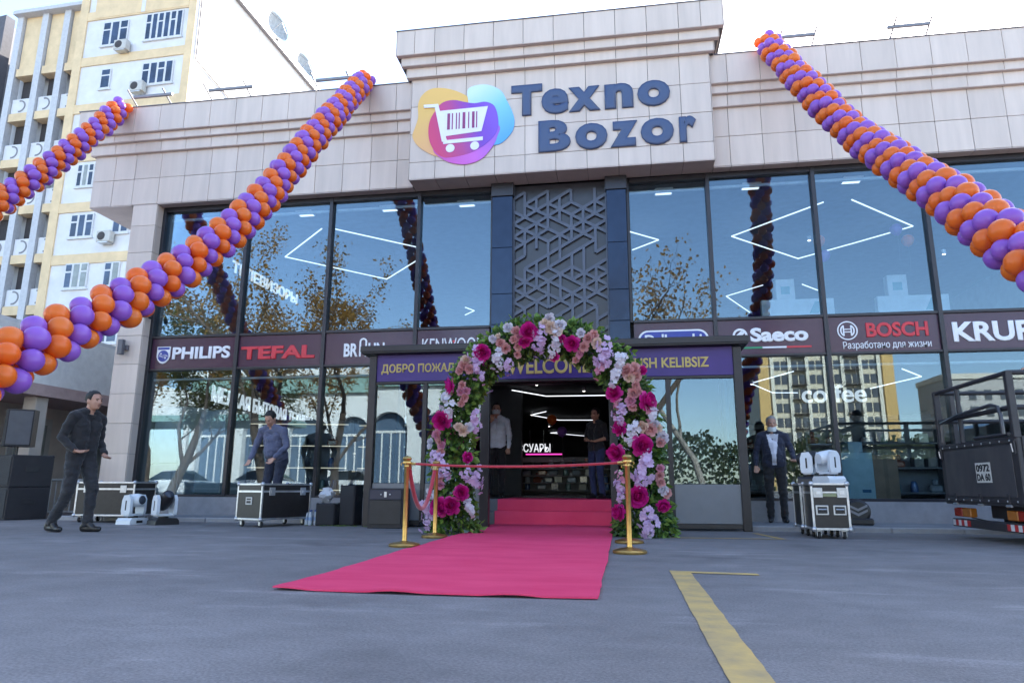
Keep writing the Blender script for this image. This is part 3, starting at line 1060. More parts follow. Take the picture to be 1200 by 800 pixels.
stanchion(SL1, "gold rope post left of the carpet, nearer the viewer")
stanchion(SL2, "gold rope post left of the carpet, close to the flower arch")
stanchion(SR1, "gold rope post right of the carpet, nearer the viewer")
stanchion(SR2, "gold rope post right of the carpet, mostly hidden behind the nearer one")
def rope(name, label, a, b, sag, r, n=24):
    a, b = Vector(a), Vector(b)
    pts = []
    for i in range(n + 1):
        u = i / n
        p = a.lerp(b, u)
        p.z -= sag * 4 * u * (1 - u)
        pts.append(p)
    o = smb().tube(pts, r, 10).build(name, ROPE)
    tag(o, label, "rope")
    for p, q in ((pts[0], pts[1]), (pts[-1], pts[-2])):
        d = (q - p).normalized()
        smb().tube([p - d * 0.03, p - d * 0.01, p + d * 0.045, p + d * 0.05], [0.006, r * 1.15, r * 1.2, r * 0.9], 10).build("end_cap", BRASS, o)
    return o
rope("barrier_ribbon", "taut red rope across the carpet between the two near posts", (-2.21, 7.10, 0.845), (-0.0, 6.82, 0.845), 0.035, 0.013)
rope("velvet_rope", "sagging dark red velvet rope between the two left posts", (-2.262, 7.17, 0.835), (-2.288, 8.32, 0.835), 0.47, 0.024)

# ================================================================ FLOWER ARCH
LEAF = leaf_mat("arch_leaf", (0.10, 0.19, 0.035), (0.03, 0.085, 0.02), 0.25)
LEAF2 = leaf_mat("arch_leaf_light", (0.24, 0.36, 0.06), (0.09, 0.19, 0.03), 0.3)
YA = 9.15
ar = thing("flower_arch", "tall arch of green leaves and pink, white and magenta flowers over the carpet", "flower arch", (-0.98, YA, 0))
def arch_pt(u):
    """centre line, u 0..1 from the left foot over the top to the right foot"""
    pts = [(-2.24, 0.0), (-2.26, 0.5), (-2.28, 1.1), (-2.22, 1.65), (-2.00, 2.14), (-1.58, 2.50), (-0.98, 2.64), (-0.42, 2.48), (0.00, 2.10), (0.21, 1.60), (0.26, 1.1), (0.25, 0.5), (0.27, 0.0)]
    return pts
AC = catmull([(x + 0.98, 0, z) for x, z in arch_pt(0)], 10)
fr = MB()
for dy in (-0.12, 0.12):
    for sc_ in (-0.10, 0.10):
        pts = []
        for i, p in enumerate(AC):
            t = (AC[min(i + 1, len(AC) - 1)] - AC[max(i - 1, 0)]).normalized()
            nrm = Vector((-t.z, 0, t.x))
            pts.append(p + nrm * sc_ + Vector((0, dy, 0)))
        fr.tube(pts, 0.012, 6)
fr.build("frame", mat("arch_frame", (0.05, 0.06, 0.05), 0.6), ar)
random.seed(21)
def leaf_cloud(n, rad, size, m, name, umin=0.0, umax=1.0, bias=0.0, zmin=0.01):
    vs, fs = [], []
    for _ in range(n):
        u = random.uniform(umin, umax) * (len(AC) - 1)
        i = min(int(u), len(AC) - 2)
        p = AC[i].lerp(AC[i + 1], u - i)
        foot = max(0, 0.45 - p.z) * 0.26
        rr = (rad + foot * (0.8 + (0.5 if p.x > 0 else 0.2))) * (0.55 + 0.45 * random.random() ** 0.5) * (1 + 0.22 * noise.noise((p.x * 3, 1.7, p.z * 3)))
        a = random.uniform(0, 2 * math.pi)
        t = (AC[i + 1] - AC[i]).normalized()
        nr = Vector((-t.z, 0, t.x))
        d = nr * math.cos(a) + Vector((0, 1, 0)) * math.sin(a)
        c = p + d * rr * (1.0 if abs(math.sin(a)) < .5 else 0.85) + Vector((random.gauss(0, .02), 0, random.gauss(0, .02)))
        if c.z < zmin: c.z = zmin + random.random() * 0.05
        s = size * random.uniform(0.6, 1.35)
        ax = (d * 0.7 + Vector((random.gauss(0, .6), random.gauss(0, .6), random.gauss(-0.35, .5)))).normalized()
        sd = ax.cross(Vector((random.gauss(0, 1), random.gauss(0, 1), random.gauss(0, 1)))).normalized()
        nn = ax.cross(sd)
        b = len(vs)
        vs += [c, c + ax * s * 0.45 + sd * s * 0.33 + nn * s * 0.06, c + ax * s * 0.5 - nn * s * 0.05, c + ax * s * 0.45 - sd * s * 0.33 + nn * s * 0.06, c + ax * s]
        fs += [(b, b + 1, b + 2), (b, b + 2, b + 3), (b + 1, b + 4, b + 2), (b + 2, b + 4, b + 3)]
    g = MB()
    g.add(vs, fs)
    o = g.build(name, m, ar)
    o["kind"] = "stuff"
    return o
leaf_cloud(7000, 0.235, 0.085, LEAF, "foliage")
leaf_cloud(2600, 0.265, 0.10, LEAF2, "foliage")
leaf_cloud(1500, 0.22, 0.06, leaf_mat("arch_fern", (0.05, 0.13, 0.05), (0.015, 0.05, 0.02)), "foliage", 0.55, 1.0)

# flower meshes, shared between alike blooms
def petal(g, c, ax, out, w, l, cup, seg=3):
    """a cupped petal starting at c, growing along ax and curling towards out"""
    sd = ax.cross(out).normalized()
    vs = []
    for i in range(seg + 1):
        u = i / seg
        ww = w * math.sin(math.pi * (0.16 + 0.58 * u))
        mid = c + ax * (l * u) + out * (cup * l * (u * u))
        for k, s in enumerate((-1, -0.4, 0.4, 1)):
            vs.append(mid + sd * (ww * s * 0.5) - out * (cup * 0.0) + (ax * -0.08 * l * abs(s) * u) + out * (-0.16 * w * (1 - abs(s))))
    fs = []
    for i in range(seg):
        for k in range(3):
            a = i * 4 + k
            fs.append((a, a + 1, a + 5, a + 4))
    g.add(vs, fs)
def bloom(seed, rings, r):
    """rings of petals opening from a tight centre; faces -Y"""
    rnd = random.Random(seed)
    g = smb()
    F = Vector((0, -1, 0))
    g.ell((0, -0.02 * r, 0), (r * 0.42, r * 0.36, r * 0.42), 10, 6)
    for k, (n, tilt, l, w) in enumerate(rings):
        for i in range(n):
            a = 2 * math.pi * (i + 0.5 * (k % 2) + rnd.uniform(-.15, .15)) / n
            rad = Vector((math.cos(a), 0, math.sin(a)))
            tl = R(tilt + rnd.uniform(-9, 9))
            ax = (F * math.cos(tl) + rad * math.sin(tl)).normalized()
            out = (rad * math.cos(tl) - F * math.sin(tl)).normalized()
            petal(g, rad * r * (0.10 + 0.05 * k), ax, out * (0.25 if tilt > 85 else -0.55), w * r * rnd.uniform(.85, 1.15), l * r * rnd.uniform(.88, 1.1), 0.35)
    return g
PEON = [(5, 8, 0.85, 0.7), (7, 24, 0.98, 0.75), (8, 42, 1.06, 0.8), (8, 62, 1.10, 0.85), (7, 88, 1.05, 0.9)]
ROSE = [(4, 4, 0.55, 0.7), (5, 16, 0.62, 0.8), (6, 34, 0.72, 0.85), (6, 58, 0.86, 0.9), (6, 82, 0.95, 0.95)]
def cluster(seed, n, r, fr_):
    """bunch of little five-petalled florets hanging in a loose spray"""
    rnd = random.Random(seed)
    g = smb()
    for _ in range(n):
        d = Vector((rnd.gauss(0, .55), rnd.uniform(-1, 0.1), rnd.gauss(0, .75)))
        c = Vector((d.x * r * 0.7, d.y * r * 0.5, d.z * r * 0.8))
        f = (Vector((d.x, -1, d.z)) + Vector((rnd.gauss(0, .3), 0, rnd.gauss(0, .3)))).normalized()
        u = f.orthogonal().normalized()
        v = f.cross(u)
        g.ell(tuple(c + f * fr_ * 0.1), (fr_ * .16,) * 3, 6, 4)
        for i in range(5):
            a = 2 * math.pi * i / 5 + rnd.random() * .4
            rad = u * math.cos(a) + v * math.sin(a)
            petal(g, c, (rad * .9 + f * .42).normalized(), (f * 0.9 - rad * .4).normalized() * -0.6, fr_ * .85, fr_ * rnd.uniform(.85, 1.1), 0.3, 2)
    return g
FM = {
    "magenta": leaf_mat("petal_magenta", (0.74, 0.020, 0.30), (0.46, 0.010, 0.19), 0.3),
    "blush": leaf_mat("petal_blush", (0.74, 0.42, 0.40), (0.62, 0.30, 0.30), 0.3),
    "cream": leaf_mat("petal_cream", (0.78, 0.62, 0.48), (0.74, 0.54, 0.46), 0.3),
    "white": leaf_mat("petal_white", (0.76, 0.74, 0.78), (0.66, 0.62, 0.70), 0.3),
    "lilac": leaf_mat("petal_lilac", (0.70, 0.52, 0.72), (0.60, 0.42, 0.64), 0.3),
    "pink": leaf_mat("petal_pink", (0.72, 0.36, 0.46), (0.60, 0.24, 0.36), 0.3),
}
_fm = {}
def flower_mesh(kind, colr, var):
    k = (kind, colr, var)
    if k not in _fm:
        if kind == "peony": g = bloom(var, PEON, 0.125)
        elif kind == "rose": g = bloom(var + 40, ROSE, 0.072)
        elif kind == "spray": g = cluster(var, 11, 0.15, 0.066)
        _fm[k] = g.mesh(kind, FM[colr], 60)
    return _fm[k]
# positions measured across the arch front: kind, colour, x, z, size
FL_ = [
 ("p", "magenta", -1.81, 2.36, 1.15), ("p", "magenta", -2.21, 1.92, 1.1), ("p", "magenta", -2.33, 1.46, 1.2), ("p", "magenta", -1.18, 2.62, 1.2),
 ("p", "magenta", -0.61, 2.45, 1.0), ("p", "magenta", -0.08, 1.79, 0.95), ("p", "magenta", 0.32, 1.67, 1.25), ("p", "magenta", -0.02, 1.34, 0.95),
 ("p", "magenta", 0.25, 1.12, 1.1), ("p", "magenta", -0.07, 1.04, 1.0), ("p", "magenta", 0.17, 0.50, 1.2), ("p", "magenta", 0.48, 0.40, 0.75),
 ("p", "magenta", -0.05, 0.30, 0.95), ("p", "magenta", -2.01, 0.98, 0.75), ("p", "magenta", -2.07, 0.53, 0.95), ("p", "magenta", -2.33, 0.35, 1.1), ("p", "magenta", -2.19, 0.37, 1.05),
 ("p", "magenta", 0.28, 2.08, 0.6), ("p", "magenta", -0.74, 2.52, 0.55), ("p", "magenta", -0.85, 2.30, 0.6), ("p", "magenta", -1.24, 2.49, 0.8),
 ("r", "blush", -2.06, 2.19, 1.2), ("r", "blush", -1.98, 2.14, 1.1), ("r", "blush", -2.11, 2.12, 1.0), ("r", "cream", -2.03, 2.26, 1.0),
 ("r", "blush", -1.56, 2.48, 1.0), ("r", "blush", -1.49, 2.41, 1.0), ("r", "cream", -1.59, 2.56, 0.9), ("r", "white", -1.46, 2.69, 1.1), ("r", "white", -1.66, 2.54, 1.0),
 ("r", "blush", -1.35, 2.63, 1.1), ("r", "blush", -1.38, 2.52, 1.0), ("r", "blush", -1.33, 2.43, 1.0), ("r", "blush", -1.34, 2.33, 0.8), ("r", "pink", -1.31, 2.55, 0.8),
 ("r", "cream", -0.89, 2.67, 1.4), ("r", "cream", -0.81, 2.61, 1.2), ("r", "white", -0.91, 2.80, 1.2), ("r", "cream", -0.96, 2.72, 1.1), ("r", "white", -0.76, 2.70, 1.2),
 ("r", "blush", -0.39, 2.51, 1.15), ("r", "cream", -0.29, 2.44, 1.2), ("r", "blush", -0.32, 2.56, 1.0), ("r", "blush", -0.46, 2.40, 1.1), ("r", "pink", -0.50, 2.31, 1.0), ("r", "blush", -0.56, 2.24, 0.9), ("r", "white", -0.49, 2.58, 1.0),
 ("r", "blush", 0.09, 2.07, 1.3), ("r", "blush", 0.18, 2.10, 1.3), ("r", "cream", 0.12, 1.98, 1.1), ("r", "blush", 0.21, 2.00, 1.1),
 ("r", "blush", 0.19, 1.88, 1.0), ("r", "blush", 0.16, 1.78, 1.1), ("r", "pink", 0.13, 1.68, 1.1), ("r", "blush", 0.22, 1.80, 0.9), ("r", "blush", 0.15, 1.60, 0.9),
 ("r", "cream", 0.26, 1.36, 1.2), ("r", "blush", 0.36, 1.32, 1.3), ("r", "white", 0.41, 1.39, 1.0), ("r", "cream", 0.45, 1.34, 0.9),
 ("r", "white", 0.51, 1.23, 1.1), ("r", "blush", 0.48, 1.16, 1.0), ("r", "blush", 0.45, 0.75, 0.9), ("r", "blush", 0.46, 0.67, 1.0), ("r", "white", 0.49, 0.58, 1.0), ("r", "pink", 0.46, 0.84, 0.8), ("r", "blush", 0.53, 0.54, 0.9),
 ("r", "cream", -2.06, 1.33, 1.2), ("r", "cream", -2.12, 1.37, 1.0), ("r", "white", -2.00, 1.37, 1.0),
 ("r", "blush", -2.07, 1.93, 0.9), ("r", "pink", -2.09, 1.84, 0.9), ("r", "blush", -2.05, 1.76, 1.0), ("r", "pink", -2.02, 1.85, 0.8), ("r", "blush", -2.08, 1.68, 0.7),
 ("r", "pink", -2.41, 1.28, 0.9), ("r", "blush", -2.37, 1.21, 1.0), ("r", "pink", -2.33, 1.13, 0.9), ("r", "blush", -2.34, 1.05, 0.8), ("r", "white", -2.50, 1.19, 0.8), ("r", "white", -2.50, 1.13, 0.8),
 ("r", "blush", -2.37, 0.72, 1.0), ("r", "pink", -2.34, 0.63, 0.9), ("r", "white", 0.29, 0.05, 0.8),
 ("s", "lilac", -1.91, 2.30, 0.9), ("s", "lilac", -1.87, 2.15, 0.8), ("s", "lilac", -1.81, 2.03, 0.6), ("s", "white", -1.61, 2.29, 0.8), ("s", "white", -1.58, 2.20, 0.55),
 ("s", "white", -2.29, 1.77, 0.8), ("s", "white", -2.26, 1.62, 0.9), ("s", "lilac", -1.93, 1.52, 0.9), ("s", "lilac", -1.91, 1.38, 0.8), ("s", "lilac", -1.03, 2.56, 1.0), ("s", "lilac", -1.05, 2.43, 0.8),
 ("s", "lilac", -1.48, 2.20, 0.8), ("s", "white", -0.83, 2.50, 0.8), ("s", "white", -0.86, 2.37, 0.7), ("s", "white", -0.81, 2.64, 0.7),
 ("s", "lilac", -0.20, 2.37, 0.9), ("s", "lilac", -0.22, 2.23, 1.0), ("s", "pink", -0.25, 2.10, 0.8), ("s", "lilac", -0.15, 2.28, 0.7),
 ("s", "white", -0.00, 2.16, 0.9), ("s", "white", -0.04, 2.03, 0.9), ("s", "white", -0.08, 1.92, 0.7), ("s", "white", 0.06, 2.24, 0.6),
 ("s", "lilac", -0.02, 1.50, 0.9), ("s", "pink", -0.04, 1.64, 0.7), ("s", "lilac", 0.02, 1.56, 0.6), ("s", "white", 0.10, 1.23, 0.9), ("s", "white", 0.16, 1.28, 0.8), ("s", "white", 0.12, 1.16, 0.6),
 ("s", "lilac", 0.28, 0.93, 1.0), ("s", "lilac", 0.24, 0.81, 1.1), ("s", "lilac", 0.22, 0.67, 0.9), ("s", "lilac", 0.31, 1.01, 0.6), ("s", "lilac", -0.02, 0.60, 0.8), ("s", "pink", -0.03, 0.72, 0.7), ("s", "lilac", -0.03, 0.48, 0.7),
 ("s", "lilac", 0.27, 0.28, 0.9), ("s", "lilac", 0.32, 0.16, 1.0), ("s", "lilac", 0.26, 0.10, 0.7), ("s", "white", 0.39, 1.49, 0.8), ("s", "pink", 0.37, 1.57, 0.7),
 ("s", "lilac", -2.43, 0.97, 0.9), ("s", "lilac", -2.34, 0.93, 0.8), ("s", "lilac", -2.29, 0.80, 0.9), ("s", "lilac", -2.36, 0.75, 0.6), ("s", "lilac", -1.92, 0.74, 0.9), ("s", "lilac", -1.90, 0.66, 0.8), ("s", "lilac", -2.02, 0.76, 0.7),
 ("s", "lilac", -2.49, 0.32, 1.0), ("s", "lilac", -2.50, 0.19, 0.9), ("s", "white", -1.97, 0.35, 0.8), ("s", "white", -1.94, 0.29, 0.6), ("s", "white", -2.49, 0.52, 0.6), ("s", "white", -2.42, 0.49, 0.6),
]
random.seed(77)
KN = {"p": "peony", "r": "rose", "s": "spray"}
for i, (k, cl, u, w, s) in enumerate(FL_):
    x, z = u, w
    y = -0.34 if k == "p" else (-0.36 if k == "r" else -0.33)
    # wrap onto the round of the garland
    q = Vector((x + 0.98, 0, z))
    best = min(AC, key=lambda p: (p - q).length)
    d = min((best - q).length, 0.40)
    y = -math.sqrt(max(0.02, 0.36 ** 2 - (d * 0.85) ** 2)) - 0.02
    o = link(KN[k], flower_mesh(KN[k], cl, random.randrange(4)), ar, (x + 0.98, y, z))
    o.rotation_euler = (random.gauss(0.12, 0.2), random.uniform(0, 6.28) if k != "s" else random.gauss(0, .3), max(-0.9, min(0.9, (q - best).x * 2.0)) + random.gauss(0, 0.18))
    s *= 0.74 if k == "p" else 0.80
    s *= random.uniform(0.9, 1.1)
    o.scale = (s, s, s)
    if k == "s": o["kind"] = "stuff"
# a few blooms on the back and flanks of the arch
for i in range(26):
    b = AC[random.randrange(6, len(AC) - 6)]
    k = random.choice("prrss")
    o = link(KN[k], flower_mesh(KN[k], {"p": "magenta", "r": "blush", "s": "lilac"}[k], random.randrange(3)), ar, (b.x + random.uniform(-.15, .15), 0.31, b.z + random.uniform(-.1, .1)))
    o.rotation_euler = (0, 0, math.pi + random.gauss(0, .3))
# ================================================================ BALLOON GARLANDS
def balloon_mat(name, c, c2):
    m = bpy.data.materials.new(name)
    m.use_nodes = True
    N, L = m.node_tree.nodes, m.node_tree.links
    b = N["Principled BSDF"]
    oi = N.new("ShaderNodeObjectInfo")
    mix = N.new("ShaderNodeMix")
    mix.data_type = "RGBA"
    mix.inputs[6].default_value = (*c, 1)
    mix.inputs[7].default_value = (*c2, 1)
    L.new(oi.outputs["Random"], mix.inputs[0])
    L.new(mix.outputs[2], b.inputs["Base Color"])
    b.inputs["Roughness"].default_value = 0.28
    b.inputs["Specular IOR Level"].default_value = 0.5
    tl = N.new("ShaderNodeBsdfTranslucent")
    L.new(mix.outputs[2], tl.inputs["Color"])
    mx = N.new("ShaderNodeMixShader")
    mx.inputs[0].default_value = 0.30
    L.new(b.outputs[0], mx.inputs[1])
    L.new(tl.outputs[0], mx.inputs[2])
    L.new(mx.outputs[0], N["Material Output"].inputs[0])
    return m
B_OR = balloon_mat("balloon_orange", (0.95, 0.185, 0.018), (0.92, 0.23, 0.03))
B_PU = balloon_mat("balloon_purple", (0.40, 0.165, 0.70), (0.36, 0.14, 0.64))
def balloon_mesh(m, name):
    # latex balloon: round crown, tapering to the knot; knot at the origin, crown along +Z
    pr = []
    n = 12
    for i in range(n + 1):
        t = math.pi * i / n
        z = 0.118 - 0.118 * math.cos(t)
        r = 0.112 * math.sin(t) * (1 + 0.12 * math.cos(t) * -1)
        if i == 0: r = 0.006
        pr.append((max(r, 0.0008), z + 0.012))
    pr = [(0.004, -0.004), (0.011, 0.0), (0.005, 0.008)] + pr
    return smb().lathe(pr, 18).mesh(name, m, 80)
BM = (balloon_mesh(B_PU, "balloon"), balloon_mesh(B_OR, "balloon"))
CORD = mat("cord", (0.5, 0.5, 0.5), 0.7)
def garland(label, pts, seed, flip=0, n=4, pitch=0.139):
    rnd = random.Random(seed)
    path = catmull(pts, 40)
    t = thing("balloon_garland", label, "balloon garland", tuple(path[-1]), group="balloon garlands strung from the roof")
    base = path[-1].copy()
    smb().tube([p - base for p in path[::8]] + [path[-1] - base, Vector((0.1, -0.9, -base.z))], 0.006, 6).build("cord", CORD, t)
    acc, k = 0.0, 0
    nxt = 0.05
    prev = path[0]
    for i in range(1, len(path)):
        seg = (path[i] - prev).length
        while acc + seg >= nxt:
            f = (nxt - acc) / seg
            p = prev.lerp(path[i], f)
            ax = (path[i] - prev).normalized()
            u = ax.cross(Vector((0, 0, 1))).normalized()
            v = u.cross(ax).normalized()
            off = k * math.pi / 4
            for j in range(n):
                a = off + 2 * math.pi * j / n + rnd.gauss(0, 0.03)
                d = (u * math.cos(a) + v * math.sin(a) + ax * rnd.gauss(0, 0.05)).normalized()
                o = link("balloon", BM[(j + flip) % 2], t, p - base + d * (0.036 + rnd.gauss(0, .005)))
                o.rotation_mode = "QUATERNION"
                o.rotation_quaternion = d.to_track_quat("Z", "Y")
                s = rnd.uniform(0.75, 0.88)
                o.scale = (s, s, s * rnd.uniform(.98, 1.04))
            k += 1
            nxt += pitch
        acc += seg
        prev = path[i]
    return t
garland("long purple and orange balloon garland rising from lower left to the roof", [(-4.86, 11.62, 8.52), (-4.76, 9.45, 6.11), (-4.69, 7.8, 4.20), (-4.67, 6.43, 2.90), (-4.62, 5.32, 2.12), (-4.55, 4.1, 1.30)], 1)
garland("purple and orange balloon garland at the far left roof corner", [(-10.22, 11.6, 8.40), (-9.97, 10.2, 6.62), (-9.80, 8.86, 5.05), (-9.7, 7.4, 3.6), (-9.6, 6.0, 2.4)], 2, 1)
garland("purple and orange balloon garland sweeping down from the roof at right", [(2.80, 11.62, 8.55), (3.02, 10.4, 6.95), (3.22, 9.21, 5.46), (3.26, 8.1, 4.45), (3.21, 6.93, 3.50), (3.13, 5.69, 2.50), (3.1, 4.2, 1.4)], 3, 1)

# ================================================================ FLIGHT CASES AND STAGE GEAR
CASE = mat("case_laminate", (0.022, 0.018, 0.018), 0.38, var=0.2, scale=20)
ALU = mat("aluminium", (0.62, 0.63, 0.66), 0.32, metal=0.85, var=0.12, scale=20)
STEEL = mat("steel", (0.55, 0.56, 0.58), 0.35, metal=0.8, var=0.1)
RUB = mat("rubber", (0.02, 0.02, 0.022), 0.7)
BLK = mat("black_plastic", (0.018, 0.017, 0.02), 0.45, var=0.2)
PAPER = mat("paper_label", (0.62, 0.60, 0.55), 0.8)
def flight_case(loc, rz, w, d, h, label, lid=0.12, handles_front=2, plate=None, latches=2):
    """w along x, d along y, h body height; rests on castors"""
    t = thing("flight_case", label, "flight case", loc, rz, group="black flight cases with metal edges")
    c = 0.105
    e = 0.028
    g = MB()
    g.box(-w / 2 + 0.006, w / 2 - 0.006, -d / 2 + 0.006, d / 2 - 0.006, c + 0.006, c + h - lid - 0.004)
    body = g.build("body", CASE, t)
    box("lid", -w / 2 + 0.006, w / 2 - 0.006, -d / 2 + 0.006, d / 2 - 0.006, c + h - lid + 0.004, c + h - 0.006, CASE, t)
    g = MB()
    for x in (-1, 1):
        for y in (-1, 1):
            X0, X1 = sorted((x * w / 2, x * (w / 2 - e)))
            Y0, Y1 = sorted((y * d / 2, y * (d / 2 - e)))
            g.bbox(X0, X1, Y0, Y1, c + e, c + h - e, 0.003)
    for z in (c, c + h - e):
        for y in (-1, 1):
            Y0, Y1 = sorted((y * d / 2, y * (d / 2 - e)))
            g.bbox(-w / 2 + e, w / 2 - e, Y0, Y1, z, z + e, 0.003)
        for x in (-1, 1):
            X0, X1 = sorted((x * w / 2, x * (w / 2 - e)))
            g.bbox(X0, X1, -d / 2 + e, d / 2 - e, z, z + e, 0.003)
    g.build("edge_profile", ALU, t)
    g = MB()
    zl = c + h - lid
    for y in (-1, 1):
        Y0, Y1 = sorted((y * (d / 2 + 0.001), y * (d / 2 - e)))
        g.box(-w / 2 + e, w / 2 - e, Y0, Y1, zl - 0.014, zl + 0.014)
    for x in (-1, 1):
        X0, X1 = sorted((x * (w / 2 + 0.001), x * (w / 2 - e)))
        g.box(X0, X1, -d / 2 + e, d / 2 - e, zl - 0.014, zl + 0.014)
    g.build("lid_profile", ALU, t)
    sh = smb().ell((0, 0, 0), (0.034, 0.034, 0.034), 8, 6).mesh("corner", STEEL)
    for x in (-1, 1):
        for y in (-1, 1):
            for z in (c + 0.012, c + h - 0.012):
                link("corner", sh, t, (x * (w / 2 - 0.012), y * (d / 2 - 0.012), z))
    for k in range(latches):
        x = (k + 0.5) / latches * w - w / 2 if latches > 1 else 0
        x *= 1.25
        for y in (-1, 1):
            Y0, Y1 = sorted((y * (d / 2 + 0.012), y * (d / 2)))
            lt = MB().bbox(x - 0.055, x + 0.055, Y0, Y1, zl - 0.06, zl + 0.06, 0.004).build("latch", STEEL, t)
            Y0, Y1 = sorted((y * (d / 2 + 0.020), y * (d / 2 + 0.0125)))
            MB().bbox(x - 0.03, x + 0.03, Y0, Y1, zl - 0.025, zl + 0.02, 0.003).build("latch_wing", ALU, lt)
    for k in range(handles_front):
        x = 0 if handles_front == 1 else (-1 if k == 0 else 1) * w * 0.23
        z = c + h * 0.42
        hw = min(0.075, w * 0.18)
        hd = MB().bbox(x - hw, x + hw, -d / 2 - 0.008, -d / 2 + 0.004, z - 0.06, z + 0.06, 0.006).build("handle_dish", STEEL, t)
        MB().bbox(x - hw * 0.75, x + hw * 0.75, -d / 2 - 0.0105, -d / 2 - 0.0085, z - 0.042, z + 0.042, 0.001).build("recess", BLK, hd)
        smb().tube([(x - hw * 0.6, -d / 2 - 0.02, z + 0.01), (x, -d / 2 - 0.024, z + 0.008), (x + hw * 0.6, -d / 2 - 0.02, z + 0.01)], 0.010, 8).build("grip", ALU, hd)
    wm = smb().lathe([(0.0, -0.016), (0.040, -0.016), (0.046, -0.008), (0.046, 0.008), (0.040, 0.016), (0.0, 0.016)], 18, axis="x").mesh("wheel", RUB)
    for x in (-1, 1):
        for y in (-1, 1):
            X, Y = x * (w / 2 - 0.075), y * (d / 2 - 0.075)
            cs = MB().bbox(X - 0.04, X + 0.04, Y - 0.04, Y + 0.04, c - 0.012, c - 0.001, 0.002).build("castor", STEEL, t)
            MB().prism([(X - 0.026, 0.03), (X - 0.020, 0.03), (X - 0.020, c - 0.018), (X + 0.020, c - 0.018), (X + 0.020, 0.03), (X + 0.026, 0.03), (X + 0.026, c - 0.0125), (X - 0.026, c - 0.0125)], Y - 0.02, Y + 0.02).build("fork", STEEL, cs)
            link("wheel", wm, cs, (X, Y, 0.046))
    if plate:
        px, pz, pw, ph, side, m = plate
        if side == "front":
            MB().bbox(px - pw / 2, px + pw / 2, -d / 2 - 0.001, -d / 2 + 0.006, pz - ph / 2, pz + ph / 2, 0.001).build("label_plate", m, t)
        else:
            pt = MB().bbox(-w / 2 - 0.003, -w / 2 + 0.006, px - pw / 2, px + pw / 2, pz - ph / 2, pz + ph / 2, 0.001).build("label_plate", m, t)
            MB().box(-w / 2 - 0.004, -w / 2 - 0.003, px - pw * .36, px + pw * .36, pz + ph * .12, pz + ph * .3).box(-w / 2 - 0.004, -w / 2 - 0.003, px - pw * .36, px + pw * .36, pz - ph * .3, pz - ph * .06).build("print", BLK, pt)
    return t
flight_case((-5.42, 10.30, 0), R(69), 0.98, 0.56, 0.54, "black flight case with a white label in front of the bending man", plate=None, handles_front=0)
cc = [o for o in col.objects if o.name == "flight_case"][0]
# its white label sits on the end panel facing left
lp = MB().bbox(-0.4945, -0.486, -0.07, 0.07, 0.33, 0.44, 0.001).build("label_plate", PAPER, cc)
MB().box(-0.4955, -0.4950, -0.048, 0.048, 0.40, 0.422).box(-0.4955, -0.4950, -0.048, 0.048, 0.35, 0.385).build("print", BLK, lp)
flight_case((-8.56, 10.75, 0.0), R(2), 1.06, 0.58, 0.56, "low wide black flight case beside the shop's left pillar", handles_front=0)
flight_case((2.535, 9.42, 0), R(-3), 0.44, 0.50, 0.57, "upright black flight case nearest the truck, double handles on its front", plate=(0.0, 0.53, 0.16, 0.045, "front", mat("label_olive", (0.28, 0.30, 0.16), 0.6)))
flight_case((2.53, 9.945, 0), R(-3), 0.44, 0.50, 0.57, "upright black flight case standing behind the double-handled one", handles_front=0)

WHT = mat("white_plastic", (0.70, 0.74, 0.78), 0.35, var=0.06)
def moving_head(loc, rz, label, base_m=WHT, tilt=0.0, sc_=1.0):
    """stage light: base box, two yoke arms with slots, lamp head between them"""
    t = thing("stage_light", label, "stage light", loc, rz, group="white moving-head stage lights")
    t.scale = (sc_, sc_, sc_)
    g = MB()
    g.prism([(-0.19, 0.0), (0.19, 0.0), (0.185, 0.06), (0.15, 0.10), (-0.15, 0.10), (-0.185, 0.06)], -0.14, 0.14)
    bs = g.build("base", base_m, t)
    box("display", -0.06, 0.06, -0.1425, -0.139, 0.02, 0.06, BLK, bs)
    smb().lathe([(0.07, 0.10), (0.075, 0.105), (0.075, 0.125), (0.06, 0.13)], 20).build("pan_hub", BLK, t)
    g = MB().bbox(-0.145, 0.145, -0.06, 0.06, 0.125, 0.165, 0.01)
    g.build("yoke_bridge", WHT, t)
    out = [(-0.075, 0.0), (0.075, 0.0), (0.09, 0.06), (0.085, 0.22), (0.055, 0.30), (-0.04, 0.31), (-0.085, 0.24), (-0.09, 0.05)]
    for s in (-1, 1):
        X0, X1 = sorted((s * 0.115, s * 0.165))
        arm = MB().prism([(a, 0.15 + b) for a, b in out], X0, X1, "x").build("yoke_arm", WHT, t)
        X0, X1 = sorted((s * 0.1655, s * 0.168))
        MB().bbox(X0, X1, -0.012, 0.012, 0.22, 0.37, 0.001).build("slot", BLK, arm)
        for y in (-0.085, 0.0):
            pass
    g = smb()
    g.lathe([(0.0, -0.15), (0.075, -0.15), (0.10, -0.10), (0.105, 0.06), (0.085, 0.14), (0.08, 0.15), (0.0, 0.152)], 24)
    hd = g.build("lamp_head", WHT if base_m is WHT else BLK, t, (0, 0, 0.37), (R(70) + tilt, 0, 0))
    smb().lathe([(0.0, 0.150), (0.07, 0.153), (0.05, 0.165), (0.0, 0.172)], 20).build("lens", mat("lens", (0.05, 0.06, 0.08), 0.05), hd)
    return t
moving_head((-7.78, 10.2, 0), R(82), "white stage light with a white base standing nearest the left pillar", WHT, 0.3, 1.0)
moving_head((-7.24, 10.2, 0), R(62), "white stage light with a black base on the ground left of the bending man", BLK, -0.4, 1.0)
moving_head((2.45, 9.78, 0.672), R(68), "white stage light on the flight cases, left of the pair", BLK, 0.2, 0.88)
